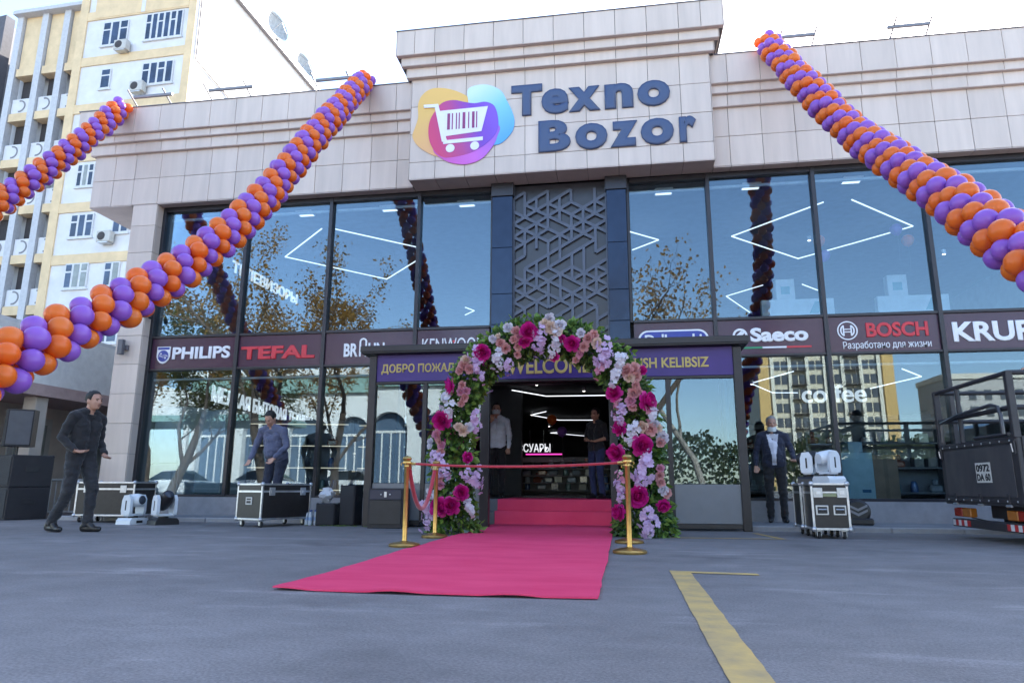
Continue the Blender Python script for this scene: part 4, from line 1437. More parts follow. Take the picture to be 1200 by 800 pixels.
moving_head((2.61, 9.46, 0.672), R(112), "white stage light on the flight cases, right of the pair", WHT, 0.2, 0.88)

# small black loudspeaker boxes and water bottles left of the porch
SPK = mat("speaker_vinyl", (0.016, 0.014, 0.018), 0.55, var=0.2, bump=0.3, bscale=200)
GRL = mat("speaker_grille", (0.028, 0.027, 0.03), 0.6, bump=0.8, bscale=500)
def small_speaker(loc, rz, w, d, h, label, name="loudspeaker", grille=True):
    t = thing(name, label, "loudspeaker", loc, rz, group="black loudspeaker boxes")
    MB().bbox(-w / 2, w / 2, -d / 2, d / 2, 0, h, 0.012).build("cabinet", SPK, t)
    if grille:
        MB().bbox(-w / 2 + 0.02, w / 2 - 0.02, -d / 2 - 0.010, -d / 2 + 0.002, 0.02, h - 0.02, 0.004).build("grille", GRL, t)
    for s in (-1, 1):
        X0, X1 = sorted((s * w / 2, s * (w / 2 + 0.006)))
        MB().bbox(X0, X1, -0.06, 0.06, h * 0.62, h * 0.62 + 0.06, 0.002).build("side_handle", BLK, t)
    for x in (-1, 1):
        for y in (-1, 1):
            smb().ell((x * (w / 2 - 0.02), y * (d / 2 - 0.02), h - 0.008), (0.026, 0.026, 0.018), 8, 6).build("corner", BLK, t)
    return t
small_speaker((-4.66, 10.62, 0), R(8), 0.30, 0.34, 0.34, "small black loudspeaker box beside the plastic bottles")
small_speaker((-4.32, 10.72, 0), R(-4), 0.26, 0.30, 0.62, "tall narrow black loudspeaker against the porch's left post")
PET = mat("bottle_plastic", (0.55, 0.60, 0.66), 0.12, spec=0.8)
BW = glass_mat("bottle_clear", 0.12, (0.85, 0.9, 0.95), wob=0)
bmesh_ = smb().lathe([(0.0, 0.0), (0.030, 0.0), (0.033, 0.01), (0.033, 0.06), (0.030, 0.065), (0.033, 0.07), (0.033, 0.14), (0.025, 0.18), (0.013, 0.20), (0.013, 0.212)], 14).mesh("bottle_body", PET)
cmesh = smb().lathe([(0.0155, 0.208), (0.0155, 0.228), (0.013, 0.231), (0.0, 0.231)], 12).mesh("cap", mat("cap_blue", (0.05, 0.12, 0.4), 0.5))
lmesh = smb().lathe([(0.0335, 0.075), (0.0335, 0.125)], 14).mesh("paper_band", mat("bottle_label", (0.30, 0.42, 0.62), 0.5))
random.seed(9)
spots = [(-5.02, 10.62), (-4.94, 10.58), (-4.86, 10.62), (-4.98, 10.70), (-4.90, 10.68), (-4.83, 10.72), (-4.95, 10.78), (-4.87, 10.80)]
for i, (x, y) in enumerate(spots):
    t = thing("water_bottle", "clear plastic water bottle in the huddle beside the small black loudspeaker", "bottle", (x, y, 0), random.uniform(0, 6), group="huddle of plastic water bottles")
    link("bottle_body", bmesh_, t); link("cap", cmesh, t); link("paper_band", lmesh, t)
# plastic bag heaped over the bottles
g = smb()
g.ell((0, 0, 0.11), (0.12, 0.10, 0.115), 18, 12)
vv = [Vector(v) for v in g.v]
g.v = [tuple(v + Vector((noise.noise(v * 14), noise.noise(v * 15 + Vector((5, 0, 0))), abs(noise.noise(v * 13 + Vector((0, 7, 0)))) )) * 0.055) for v in vv]
tag(g.build("plastic_bag", mat("white_bag", (0.6, 0.62, 0.66), 0.35), None, (-4.70, 10.63, 0.35)), "crumpled white plastic bag lying on the small loudspeaker box", "plastic bag")
# fallen leaves and petals
g = MB()
random.seed(4)
for _ in range(46):
    x, y = random.gauss(-4.35, .25), random.gauss(10.30, .05)
    a = random.uniform(0, 6.28)
    s = random.uniform(.02, .05)
    c_, s_ = math.cos(a) * s, math.sin(a) * s
    g.add([(x, y, .006), (x + c_ * .6 - s_ * .4, y + s_ * .6 + c_ * .4, .02), (x + c_ * 1.3, y + s_ * 1.3, .012), (x + c_ * .6 + s_ * .4, y + s_ * .6 - c_ * .4, .018)], [(0, 1, 2, 3)])
tag(g.build("fallen_leaves", LEAF2), "scatter of fallen green leaves on the asphalt left of the porch", "leaves", kind="stuff")

# black equipment cabinet in front of the porch's left bay
t = thing("equipment_cabinet", "low black cabinet with a small metal latch at the porch's left bay", "cabinet", (-3.50, 10.18, 0))
MB().bbox(-0.27, 0.27, -0.17, 0.17, 0.0, 0.58, 0.008).build("body", SPK, t)
MB().bbox(-0.245, 0.245, -0.182, -0.171, 0.06, 0.40, 0.004).build("lower_door", BLK, t)
MB().bbox(-0.245, 0.245, -0.182, -0.171, 0.415, 0.555, 0.004).build("upper_flap", mat("flap_navy", (0.02, 0.022, 0.05), 0.4), t)
la = MB().bbox(-0.02, 0.02, -0.19, -0.1825, 0.45, 0.53, 0.002).build("latch", STEEL, t)
for s in (-1, 1):
    smb().ell((s * 0.07, -0.185, 0.49), (0.012, 0.006, 0.012), 8, 6).build("screw", STEEL, la)

# white plastic bag/cloth scrap at the arch foot
g = MB()
g.add([(-2.16, 9.02, 0.02), (-2.02, 9.0, 0.02), (-2.0, 9.06, 0.05), (-2.15, 9.08, 0.055), (-2.09, 9.1, 0.03)], [(0, 1, 2, 3), (3, 2, 4)])
tag(g.build("paper_scrap", mat("scrap_white", (0.55, 0.65, 0.68), 0.6)), "pale crumpled scrap of paper at the left foot of the flower arch", "paper scrap")

# loudspeaker stack at the far left
t = thing("subwoofer", "lower black subwoofer at the far left, on the ground", "loudspeaker", (-10.98, 11.25, 0), R(-24), group="loudspeaker stack at the far left")
def sub(t):
    MB().bbox(-0.46, 0.46, -0.34, 0.34, 0, 0.565, 0.012).build("cabinet", SPK, t)
    MB().bbox(-0.43, 0.43, -0.352, -0.341, 0.03, 0.535, 0.005).build("grille", GRL, t)
    for s in (-1, 1):
        X0, X1 = sorted((s * 0.461, s * 0.468))
        hd = MB().bbox(X0, X1, -0.11, 0.11, 0.27, 0.37, 0.003).build("side_handle", BLK, t)
    for x in (-1, 1):
        for y in (-1, 1):
            smb().ell((x * 0.44, y * 0.32, 0.55), (0.03, 0.03, 0.022), 8, 6).build("corner", BLK, t)
sub(t)
t2 = thing("subwoofer", "upper black subwoofer stacked on another at the far left", "loudspeaker", (-10.98, 11.25, 0.568), R(-24), group="loudspeaker stack at the far left")
sub(t2)
smb().tube([(-11.10, 11.22, 1.13), (-11.10, 11.22, 1.34)], 0.018, 10).build("speaker_pole", BLK)
tag(bpy.data.objects["speaker_pole"], "short black pole between the subwoofers and the top loudspeaker", "pole")
t = thing("loudspeaker", "black full-range loudspeaker on a pole atop the far left stack", "loudspeaker", (-11.10, 11.22, 1.30), R(40), group="loudspeaker stack at the far left")
MB().prism([(-0.20, -0.18), (0.20, -0.18), (0.26, 0.06), (0.14, 0.24), (-0.14, 0.24), (-0.26, 0.06)][::1], 0.0, 0.68, "z").build("cabinet", SPK, t)
MB().bbox(-0.18, 0.18, -0.192, -0.181, 0.03, 0.65, 0.004).build("grille", mat("grille_grey", (0.10, 0.10, 0.11), 0.5, bump=0.6, bscale=400), t)
MB().bbox(-0.10, 0.10, 0.241, 0.247, 0.28, 0.44, 0.003).build("rear_panel", BLK, t)

# black padded bag with grey chevrons by the right window
t = thing("gear_bag", "rounded black gear bag with grey chevrons below the right window", "bag", (3.50, 11.35, 0.07), R(-12))
g = smb()
g.lathe([(0.0, -0.10), (0.14, -0.10), (0.175, -0.07), (0.18, 0.07), (0.15, 0.10), (0.0, 0.10)], 26, (0, 0, 0.20), "y")
g.build("body", BLK, t)
MB().bbox(-0.17, 0.20, -0.12, 0.12, 0.0, 0.10, 0.02).build("base", BLK, t)
for z in (0.20, 0.27):
    MB().prism([(-0.13, z), (0.0, z - 0.07), (0.13, z), (0.13, z + 0.035), (0.0, z - 0.03), (-0.13, z + 0.035)], -0.106, -0.101).build("chevron", mat("chevron_grey", (0.28, 0.27, 0.28), 0.5), t)

# ================================================================ TRUCK
TRK = mat("truck_dark", (0.045, 0.040, 0.042), 0.5, c2=(0.022, 0.021, 0.026), scale=6, detail=9)
TRB = mat("truck_board", (0.085, 0.078, 0.078), 0.5, c2=(0.036, 0.034, 0.042), scale=4, detail=10, stretch=(1, 1, 0.5))
LAMP_R = mat("tail_lamp_red", (0.32, 0.025, 0.012), 0.15)
LAMP_O = mat("tail_lamp_amber", (0.42, 0.14, 0.02), 0.15)
tr = thing("pickup_truck", "dark flatbed truck with a railed bed, its tailboard facing the porch", "truck", (4.2, 9.06, 0))
# local frame: bed runs along +x from the tailboard at x=0; y from -0.92 (near) to 0.92
W = 0.92
tb = MB().bbox(-0.02, 0.03, -W, W, 0.42, 1.17, 0.01).build("tailboard", TRK, tr)
MB().bbox(-0.028, -0.0205, -W + 0.12, W - 0.12, 0.52, 1.08, 0.004).build("board_panel", TRB, tb)
pt = MB().bbox(-0.0335, -0.0285, -0.33, 0.01, 0.68, 0.91, 0.001).build("number_panel", PAPER, tb)
def side_text(s, y0, y1, z0, z1, x, m, parent):
    me = text_mesh(s, 0, 1, 0, 1, 0, m, depth=0.003, bold=0.03)
    for v in me.vertices:
        u, d_, w_ = v.co.x, v.co.y, v.co.z
        v.co = (x + d_, y1 + (y0 - y1) * u, z0 + (z1 - z0) * w_)
    me.update()
    return link("lettering", me, parent)
side_text("0972", -0.31, -0.01, 0.805, 0.89, -0.034, BLK, pt)
side_text("DA 60", -0.31, -0.01, 0.70, 0.785, -0.034, BLK, pt)
box("bed_floor", 0.03, 4.2, -W, W, 0.42, 0.50, TRK, tr, 0.01)
for s, nm in ((-1, "near"), (1, "far")):
    Y0, Y1 = sorted((s * W, s * (W - 0.04)))
    MB().bbox(0.035, 2.6, Y0, Y1, 0.505, 1.17, 0.008).build("side_board", TRK, tr)
def railbar(a, b, r=0.028, name="rail"):
    smb().tube([a, b], r, 8).build(name, TRK, tr)
for y in (-W + 0.03, W - 0.03):
    for x in (0.0, 1.3, 2.55):
        MB().bbox(x - 0.035, x + 0.035, y - 0.035, y + 0.035, 1.15, 1.88, 0.006).build("rail_post", TRK, tr)
for z in (1.48, 1.86):
    railbar((0, -W + 0.03, z), (0, W - 0.03, z))
    for y in (-W + 0.03, W - 0.03):
        railbar((0, y, z), (2.55, y, z))
railbar((0.0, 0.30, 1.17), (0.0, 0.30, 1.86))
railbar((0.0, 0.0, 1.20), (0.0, -0.75, 1.20), 0.02)
smb().tube([(-0.06, 0.72, 1.20), (-0.06, 0.70, 1.44), (-0.07, 0.2, 1.50), (-0.07, -0.60, 1.535), (-0.06, -0.72, 1.50), (-0.06, -0.76, 1.40), (-0.06, -0.76, 1.20)], 0.022, 8).build("hinged_hoop", mat("worn_rail", (0.10, 0.10, 0.11), 0.3, metal=0.6), tr)
box("chassis", 0.25, 4.4, -0.38, 0.38, 0.26, 0.418, TRK, tr, 0.01)
bp = MB().bbox(0.02, 0.12, -W + 0.02, W - 0.02, 0.14, 0.24, 0.01).build("bumper", TRK, tr)
g = MB()
RS, WS = mat("stripe_red", (0.5, 0.03, 0.03), 0.4), mat("stripe_white", (0.7, 0.7, 0.7), 0.4)
for s in (-1, 1):
    for k in range(6):
        y = s * (W - 0.05) - s * 0.075 * k
        Y0, Y1 = sorted((y, y - s * 0.075))
        MB().box(0.014, 0.0195, Y0, Y1, 0.155, 0.225).build("reflector", RS if k % 2 else WS, bp)
    for k, m_ in enumerate((LAMP_R, LAMP_O)):
        y = s * (0.74 - 0.22 * k)
        MB().bbox(0.03, 0.11, y - 0.105, y + 0.105, 0.265, 0.375, 0.01).build("tail_lamp", m_, tr)
for s in (-1, 1):
    for x in (0.95, 3.9):
        wl = smb().lathe([(0.12, -0.10), (0.25, -0.10), (0.285, -0.07), (0.29, 0.0), (0.285, 0.07), (0.25, 0.10), (0.12, 0.10)], 28, (x, s * 0.72, 0.29), "y").build("wheel", RUB, tr)
        smb().lathe([(0.0, -0.06), (0.15, -0.07), (0.175, -0.09), (0.175, 0.09), (0.15, 0.07), (0.0, 0.06)], 24, (x, s * 0.72, 0.29), "y").build("rim", STEEL, wl)
    MB().bbox(0.60, 0.64, s * 0.72 - 0.12, s * 0.72 + 0.12, 0.10, 0.40, 0.006).build("mud_flap", RUB, tr)
for y in (-0.62, 0.0, 0.62):
    hg = MB().bbox(-0.034, -0.021, y - 0.03, y + 0.03, 0.43, 0.56, 0.003).build("hinge", TRK, tb)
    smb().tube([(-0.032, y - 0.05, 0.425), (-0.032, y + 0.05, 0.425)], 0.014, 8).build("hinge_pin", STEEL, hg)
for y in (-W + 0.05, W - 0.05):
    lt = MB().bbox(-0.04, -0.021, y - 0.03, y + 0.03, 0.98, 1.12, 0.004).build("board_latch", TRK, tb)
    smb().tube([(-0.045, y, 1.0), (-0.055, y, 1.09)], 0.008, 6).build("lever", STEEL, lt)
for z in (0.475, 1.125):
    MB().bbox(-0.032, -0.0205, -W + 0.01, W - 0.01, z - 0.02, z + 0.02, 0.003).build("board_rib", TRK, tb)
bolt = smb().ell((0, 0, 0), (0.006, 0.012, 0.012), 8, 6).mesh("bolt", STEEL)
for k in range(9):
    for z in (0.475, 1.125):
        link("bolt", bolt, tb, (-0.033, -0.8 + 0.2 * k, z))
smb().tube([(0.05, -0.5, 0.25), (0.10, -0.2, 0.21), (0.05, 0.1, 0.24), (0.08, 0.5, 0.26)], 0.008, 6).build("cable", RUB, tr)
# cab, mostly outside the picture
CABW = mat("cab_paint", (0.16, 0.17, 0.20), 0.25, coat=0.6)
g = MB()
g.prism([(2.75, 0.40), (4.75, 0.40), (4.78, 0.95), (4.35, 1.22), (3.95, 1.85), (2.95, 1.90), (2.75, 1.80)], -0.85, 0.85)
cb = g.build("cab", CABW, tr)
for s in (-1, 1):
    Y0, Y1 = sorted((s * 0.851, s * 0.858))
    MB().prism([(3.05, 1.25), (4.15, 1.25), (3.85, 1.75), (3.05, 1.78)], Y0, Y1).build("side_window", mat("tinted_window", (0.02, 0.025, 0.03), 0.05), cb)
# ================================================================ PEOPLE
import numpy as np
SKIN = mat("skin", (0.50, 0.27, 0.19), 0.55, var=0.08, scale=20)
HAIR_D = mat("dark_hair", (0.015, 0.012, 0.011), 0.6, var=0.3, scale=60, bump=0.5, bscale=150)
HAIR_G = mat("grey_hair", (0.34, 0.33, 0.32), 0.7, var=0.3, scale=60, bump=0.5, bscale=150)
EYE = mat("eye_dark", (0.02, 0.015, 0.012), 0.2)
LIP = mat("lip", (0.36, 0.14, 0.11), 0.5)
MASKM = mat("mask_cloth", (0.66, 0.70, 0.72), 0.8)
SHOE = mat("shoe_black", (0.016, 0.015, 0.016), 0.35)
SOCK = mat("sock_grey", (0.30, 0.28, 0.30), 0.8)

def cloth(name, c, **k):
    return mat(name, c, 0.85, var=0.14, scale=7, bump=0.25, bscale=26, sheen=0.2, **k)

def person(label, loc, rz, J, mats, hair=HAIR_D, mask=None, scale=1.0, sleeve="long", collar=True, glasses=False, voxel=0.0085, group=None, belly=0.0, jacket=False, bend=None):
    """J: joints in a frame where the person faces +y and +x is the right-hand side.
    The body is one remeshed surface; hair, eyes, mask are children."""
    V = Vector
    d = dict(
        pelvis=(0, 0, 0.95), waist=(0, 0.01, 1.10), chest=(0, 0.01, 1.30), neck=(0, -0.005, 1.49), head=(0, 0.03, 1.635),
        hipR=(0.095, 0, 0.93), kneeR=(0.105, 0.03, 0.50), ankR=(0.11, -0.03, 0.085), toeR=(0.13, 0.14, 0.035),
        hipL=(-0.095, 0, 0.93), kneeL=(-0.105, 0.03, 0.50), ankL=(-0.11, -0.03, 0.085), toeL=(-0.13, 0.14, 0.035),
        shR=(0.185, 0, 1.42), elR=(0.245, -0.03, 1.14), wrR=(0.245, 0.07, 0.90), hdR=(0.24, 0.10, 0.82),
        shL=(-0.185, 0, 1.42), elL=(-0.245, -0.03, 1.14), wrL=(-0.245, 0.07, 0.90), hdL=(-0.24, 0.10, 0.82),
        yaw=0.0, nod=0.0)
    d.update(J)
    j = {k: (V(v) if isinstance(v, tuple) else v) for k, v in d.items()}
    prims = []   # (a, b, ra, rb, key)
    def cap(a, b, ra, rb, key): prims.append((V(a), V(b), ra, rb, key))
    up = (j["neck"] - j["pelvis"]).normalized()
    side = (j["shR"] - j["shL"]).normalized()
    fw = up.cross(side) * 1.0
    fw = side.cross(up) * -1.0
    if fw.y < 0 and abs(fw.y) > 0.2: fw = -fw
    # torso: paired capsules give breadth without depth
    for s in (-1, 1):
        cap(j["pelvis"] + side * 0.062 * s, j["waist"] + side * 0.068 * s, 0.108, 0.100 + belly * 0.3, "leg")
        cap(j["waist"] + side * 0.070 * s + up * 0.02, j["chest"] + side * 0.085 * s, 0.108 + belly * 0.4, 0.108, "top")
        cap(j["chest"] + side * 0.085 * s, j["neck"] + side * 0.09 * s - up * 0.10, 0.108, 0.085, "top")
        cap(j["waist"] + side * 0.066 * s - up * 0.11, j["waist"] + side * 0.068 * s + up * 0.04, 0.117 + belly * 0.35, 0.110 + belly * .4, "top")
    if belly: cap(j["waist"] + fw * 0.05, j["chest"] - up * 0.06 + fw * 0.03, 0.115 + belly, 0.10 + belly * .5, "top")
    cap(j["shL"] + side * 0.03, j["shR"] - side * 0.03, 0.068, 0.068, "top")
    for s, S in ((1, "R"), (-1, "L")):
        cap(j["neck"] + side * 0.03 * s, j["sh" + S], 0.055, 0.066, "top")
        slv = "top" if sleeve == "long" else "skin"
        cap(j["sh" + S], j["el" + S], 0.066, 0.050, "top")
        if sleeve == "long":
            cap(j["el" + S], j["wr" + S].lerp(j["el" + S], 0.06), 0.050, 0.037, "top")
            cap(j["wr" + S].lerp(j["el" + S], 0.05), j["wr" + S], 0.027, 0.026, "skin")
        else:
            e2 = j["el" + S]
            cap(j["sh" + S].lerp(e2, .75), e2, 0.046, 0.042, "skin")
            cap(e2, j["wr" + S], 0.041, 0.027, "skin")
        # hand: palm, four fingers, thumb
        w, h = j["wr" + S], j["hd" + S]
        ax = (h - w).normalized()
        pn = ax.cross(side * s)
        if pn.length < 0.2: pn = ax.cross(V((0, 0, 1)))
        pn.normalize()
        lat = ax.cross(pn).normalized()
        for q in (-0.020, 0.0, 0.020):
            cap(w + ax * 0.005 + lat * q * 0.7, w + ax * 0.082 + lat * q * 1.2, 0.017, 0.0145, "skin")
        curl = pn * (1 if pn.y >= 0 else -1)
        for q, l in ((-0.033, 0.055), (-0.011, 0.066), (0.011, 0.070), (0.033, 0.060)):
            b0 = w + ax * 0.085 + lat * q
            b1 = b0 + ax * l * 0.62 + curl * l * 0.25
            b2 = b1 + ax * l * 0.30 + curl * l * 0.45
            cap(b0, b1, 0.0098, 0.009, "skin")
            cap(b1, b2, 0.009, 0.008, "skin")
        tb = w + ax * 0.03 + lat * 0.028
        t1 = tb + ax * 0.035 + lat * 0.026 + curl * 0.012
        cap(tb, t1, 0.012, 0.0105, "skin")
        cap(t1, t1 + ax * 0.03 + curl * 0.012, 0.0102, 0.0088, "skin")
        # leg
        cap(j["hip" + S], j["knee" + S], 0.098, 0.068, "leg")
        cap(j["knee" + S], j["ank" + S] + (j["knee" + S] - j["ank" + S]).normalized() * 0.015, 0.068, 0.056, "leg")
        ft = (j["toe" + S] - j["ank" + S])
        heel = j["ank" + S] - V((ft.x, ft.y, 0)).normalized() * 0.045
        heel.z = j["toe" + S].z + (j["ank" + S].z - 0.085) * 0.6
        cap(j["ank" + S] + V((0, 0, 0.03)), heel + V((0, 0, 0.01)), 0.046, 0.044, "shoe")
        cap(heel, j["toe" + S], 0.042, 0.036, "shoe")
        cap(j["ank" + S] + V((0, 0, .02)), j["toe" + S].lerp(heel, 0.3), 0.046, 0.038, "shoe")
    # neck and head
    hy, nod = j["yaw"], j["nod"]
    Rm = Matrix.Rotation(hy, 3, "Z") @ Matrix.Rotation(-nod, 3, "X")
    hc = j["head"]
    def H(x, y, z): return hc + Rm @ V((x, y, z))
    cap(j["neck"] - up * 0.02, H(0, -0.03, -0.06), 0.058, 0.056, "skin")
    ells = []    # (centre, radii, key)
    def ell(x, y, z, rx, ry, rz_, key="skin"): ells.append((V((x, y, z)), V((rx, ry, rz_)), key))
    ell(0, -0.01, 0.025, 0.077, 0.098, 0.098)
    ell(0, 0.015, -0.03, 0.066, 0.078, 0.092)
    ell(0, 0.040, -0.075, 0.042, 0.045, 0.040)
    for s in (-1, 1):
        ell(0.078 * s, -0.012, -0.012, 0.012, 0.022, 0.034)
        ell(0.030 * s, 0.070, -0.022, 0.026, 0.020, 0.022)
    ell(0, 0.098, -0.030, 0.015, 0.020, 0.015)
    cap(H(0, 0.085, 0.012), H(0, 0.104, -0.026), 0.009, 0.012, "skin")
    ell(0, 0.082, 0.016, 0.045, 0.012, 0.010)
    # ---- mesh
    g = MB()
    for a, b, ra, rb, k in prims:
        ax = (b - a)
        L_ = ax.length
        if L_ < 1e-5: ax, L_ = V((0, 0, 1)), 1e-5
        ax = ax.normalized()
        pts, rr = [], []
        for t in (-0.99, -0.8, -0.5, 0):
            pts.append(a + ax * ra * t); rr.append(ra * math.sqrt(max(0.001, 1 - t * t)))
        for t in (0, 0.5, 0.8, 0.99):
            pts.append(b + ax * rb * t); rr.append(rb * math.sqrt(max(0.001, 1 - t * t)))
        g.tube(pts, rr, 12)
    for c, r, k in ells:
        e = MB().ell((0, 0, 0), tuple(r), 18, 12)
        g.add([H(*(Vector(v) + c)) for v in e.v], e.f)
    me = bpy.data.meshes.new("tmp")
    me.from_pydata(g.v, [], g.f)
    ob = bpy.data.objects.new("tmp", me)
    col.objects.link(ob)
    rm = ob.modifiers.new("r", "REMESH")
    rm.mode = "VOXEL"
    rm.voxel_size = voxel
    smo = ob.modifiers.new("s", "SMOOTH")
    smo.factor = 0.5
    smo.iterations = 3
    dg = bpy.context.evaluated_depsgraph_get()
    body = bpy.data.meshes.new_from_object(ob.evaluated_get(dg))
    col.objects.unlink(ob)
    bpy.data.objects.remove(ob)
    n = len(body.vertices)
    co = np.empty(n * 3)
    body.vertices.foreach_get("co", co)
    co = co.reshape(-1, 3)
    keys = ["top", "leg", "skin", "shoe", "inner"]
    # cloth folds: low-frequency displacement on clothed parts
    best = np.full(n, 1e9)
    idx = np.zeros(n, dtype=int)
    for a, b, ra, rb, k in prims:
        A, B = np.array(a), np.array(b)
        ab = B - A
        t = np.clip(((co - A) @ ab) / max(1e-9, ab @ ab), 0, 1)
        dist = np.linalg.norm(co - (A + t[:, None] * ab), axis=1) - (ra + (rb - ra) * t)
        m_ = dist < best
        best[m_] = dist[m_]
        idx[m_] = keys.index(k)
    Ri = np.array(Rm.inverted())
    lc = (co - np.array(hc)) @ Ri.T
    for c, r, k in ells:
        q = (lc - np.array(c)) / np.array(r)
        dist = (np.linalg.norm(q, axis=1) - 1) * min(r)
        m_ = dist < best
        best[m_] = dist[m_]
        idx[m_] = keys.index(k)
    # open shirt front under a jacket
    if jacket:
        rel = co - np.array(j["waist"])
        lx = rel @ np.array(side)
        lz = rel @ np.array(up)
        ly = rel @ np.array(fw)
        vm = (idx == 0) & (ly > 0.05) & (np.abs(lx) < 0.035 + np.clip(lz, 0, 0.4) * 0.17) & (lz > -0.16) & (lz < 0.40)
        idx[vm] = 4
    for i in range(0, n):
        if idx[i] in (0, 1):
            v = co[i]
            f = noise.noise((v[0] * 8, v[1] * 8, v[2] * 15)) * 0.013 + (0.5 - abs(noise.noise((v[0] * 13 + 3, v[1] * 13, v[2] * 26)))) * 0.012
            nn = body.vertices[i].normal
            co[i] = v + np.array(nn) * f
    body.vertices.foreach_set("co", co.reshape(-1))
    body.materials.clear()
    for k in keys:
        body.materials.append(mats.get(k, SKIN if k == "skin" else (SHOE if k == "shoe" else WHITE)))
    pv = np.empty(len(body.polygons), dtype=int)
    for p in body.polygons:
        pv[p.index] = idx[p.vertices[0]]
    body.polygons.foreach_set("material_index", pv)
    body.polygons.foreach_set("use_smooth", [True] * len(body.polygons))
    body.update()
    root = thing("person", label, "person", loc, rz, group)
    root.scale = (scale,) * 3
    link("body", body, root)
    # ---- head details
    def hmesh(name, mb, m):
        mb.v = [tuple(H(*v)) for v in mb.v]
        return mb.build(name, m, root)
    g = smb()
    g.ell((0, -0.022, 0.040), (0.086, 0.104, 0.098), 26, 18)
    vv = []
    rnd = random.Random(len(label))
    for v in g.v:
        x, y, z = v
        nz = noise.noise((x * 40, y * 40, z * 40)) * 0.007
        # pull the hair away from the face and neck
        if y > 0.035 and z < 0.075: y = 0.035 + (y - 0.035) * 0.15; x *= 0.93
        if z < -0.02: z = -0.02 + (z + 0.02) * 0.35
        k = 1 + nz * 9
        vv.append((x * k, y * k, z * k))
    g.v = vv
    hmesh("hair", g, hair)
    for s in (-1, 1):
        hmesh("eye", smb().ell((0.031 * s, 0.0835, 0.002), (0.0125, 0.008, 0.0062), 10, 6), EYE)
        b = smb()
        b.tube([(0.050 * s, 0.078, 0.018), (0.032 * s, 0.091, 0.024), (0.014 * s, 0.095, 0.019)], [0.003, 0.0048, 0.003], 6)
        hmesh("eyebrow", b, hair)
    if mask != "face":
        b = smb()
        b.tube([(-0.024, 0.083, -0.064), (-0.010, 0.0905, -0.0615), (0, 0.091, -0.0625), (0.010, 0.0905, -0.0615), (0.024, 0.083, -0.064)], [0.003, 0.0055, 0.005, 0.0055, 0.003], 8)
        hmesh("mouth", b, LIP)
    if mask:
        zz = -0.050 if mask == "face" else -0.095
        g = smb()
        vs, fs = [], []
        for iz in range(6):
            for ix in range(11):
                a = R(-78 + 156 * ix / 10)
                hgt = zz + (iz / 5 - 0.5) * 0.085 * (0.72 + 0.28 * math.cos(a))
                rad = (0.076 + 0.03 * math.cos(a)) * (1 - 0.25 * abs(iz / 5 - 0.55))
                if mask != "face": rad *= 0.86
                vs.append((math.sin(a) * 0.076, -0.005 + math.cos(a) * rad * 1.12 + 0.005, hgt))
        for iz in range(5):
            for ix in range(10):
                a = iz * 11 + ix
                fs.append((a, a + 1, a + 12, a + 11))
        g.add(vs, fs)
        hmesh("face_mask", g, MASKM)
    if collar:
        g = smb()
        c0 = j["neck"] - up * 0.005
        pts = []
        for k in range(17):
            a = R(-150 + 300 * k / 16) + math.pi / 2
            pts.append(c0 + side * math.cos(a) * 0.068 + fw * math.sin(a) * 0.066 - up * (0.045 * max(0, math.sin(a))) )
        pts = pts
        g.tube(pts, [0.008] + [0.016] * 15 + [0.010], 8)
        g.build("collar", mats.get("inner" if jacket else "top"), root)
    return root

BLACKSH = cloth("black_shirt", (0.016, 0.015, 0.018))
CHAR = cloth("charcoal_trousers", (0.022, 0.022, 0.027))
BLUEGR = cloth("blue_grey_shirt", (0.105, 0.115, 0.19))
JEAN = cloth("dark_jeans", (0.022, 0.027, 0.055))
PALE = cloth("pale_blue_shirt", (0.66, 0.70, 0.80))
BLKT = cloth("black_trousers", (0.014, 0.013, 0.015))
NAVYS = cloth("navy_suit", (0.018, 0.022, 0.048))
WSH = cloth("white_shirt", (0.66, 0.66, 0.74))
BLKTEE = cloth("dark_tee", (0.02, 0.02, 0.028))
JEANB = cloth("blue_jeans", (0.035, 0.045, 0.13))

# the man walking past at left: mid-stride towards the right, hands in front of him
person("young man in black shirt and black trousers walking to the right at far left", (-7.26, 8.35, 0.0), R(-98), dict(
    pelvis=(0, 0.0, 0.95), waist=(0, 0.02, 1.10), chest=(0, 0.035, 1.30), neck=(0, 0.05, 1.485), head=(0, 0.105, 1.625),
    kneeL=(-0.10, 0.14, 0.52), ankL=(-0.10, 0.13, 0.09), toeL=(-0.12, 0.30, 0.035),
    kneeR=(0.10, 0.00, 0.50), ankR=(0.10, -0.22, 0.11), toeR=(0.11, -0.06, 0.035),
    hipR=(0.09, 0.0, 0.93), hipL=(-0.09, 0.01, 0.93),
    shR=(0.185, 0.03, 1.415), elR=(0.255, -0.06, 1.15), wrR=(0.21, 0.14, 0.985), hdR=(0.18, 0.215, 0.965),
    shL=(-0.185, 0.05, 1.415), elL=(-0.25, 0.00, 1.14), wrL=(-0.19, 0.18, 0.955), hdL=(-0.16, 0.24, 0.915),
    yaw=-0.02, nod=0.0), dict(top=BLACKSH, leg=CHAR), scale=1.07)

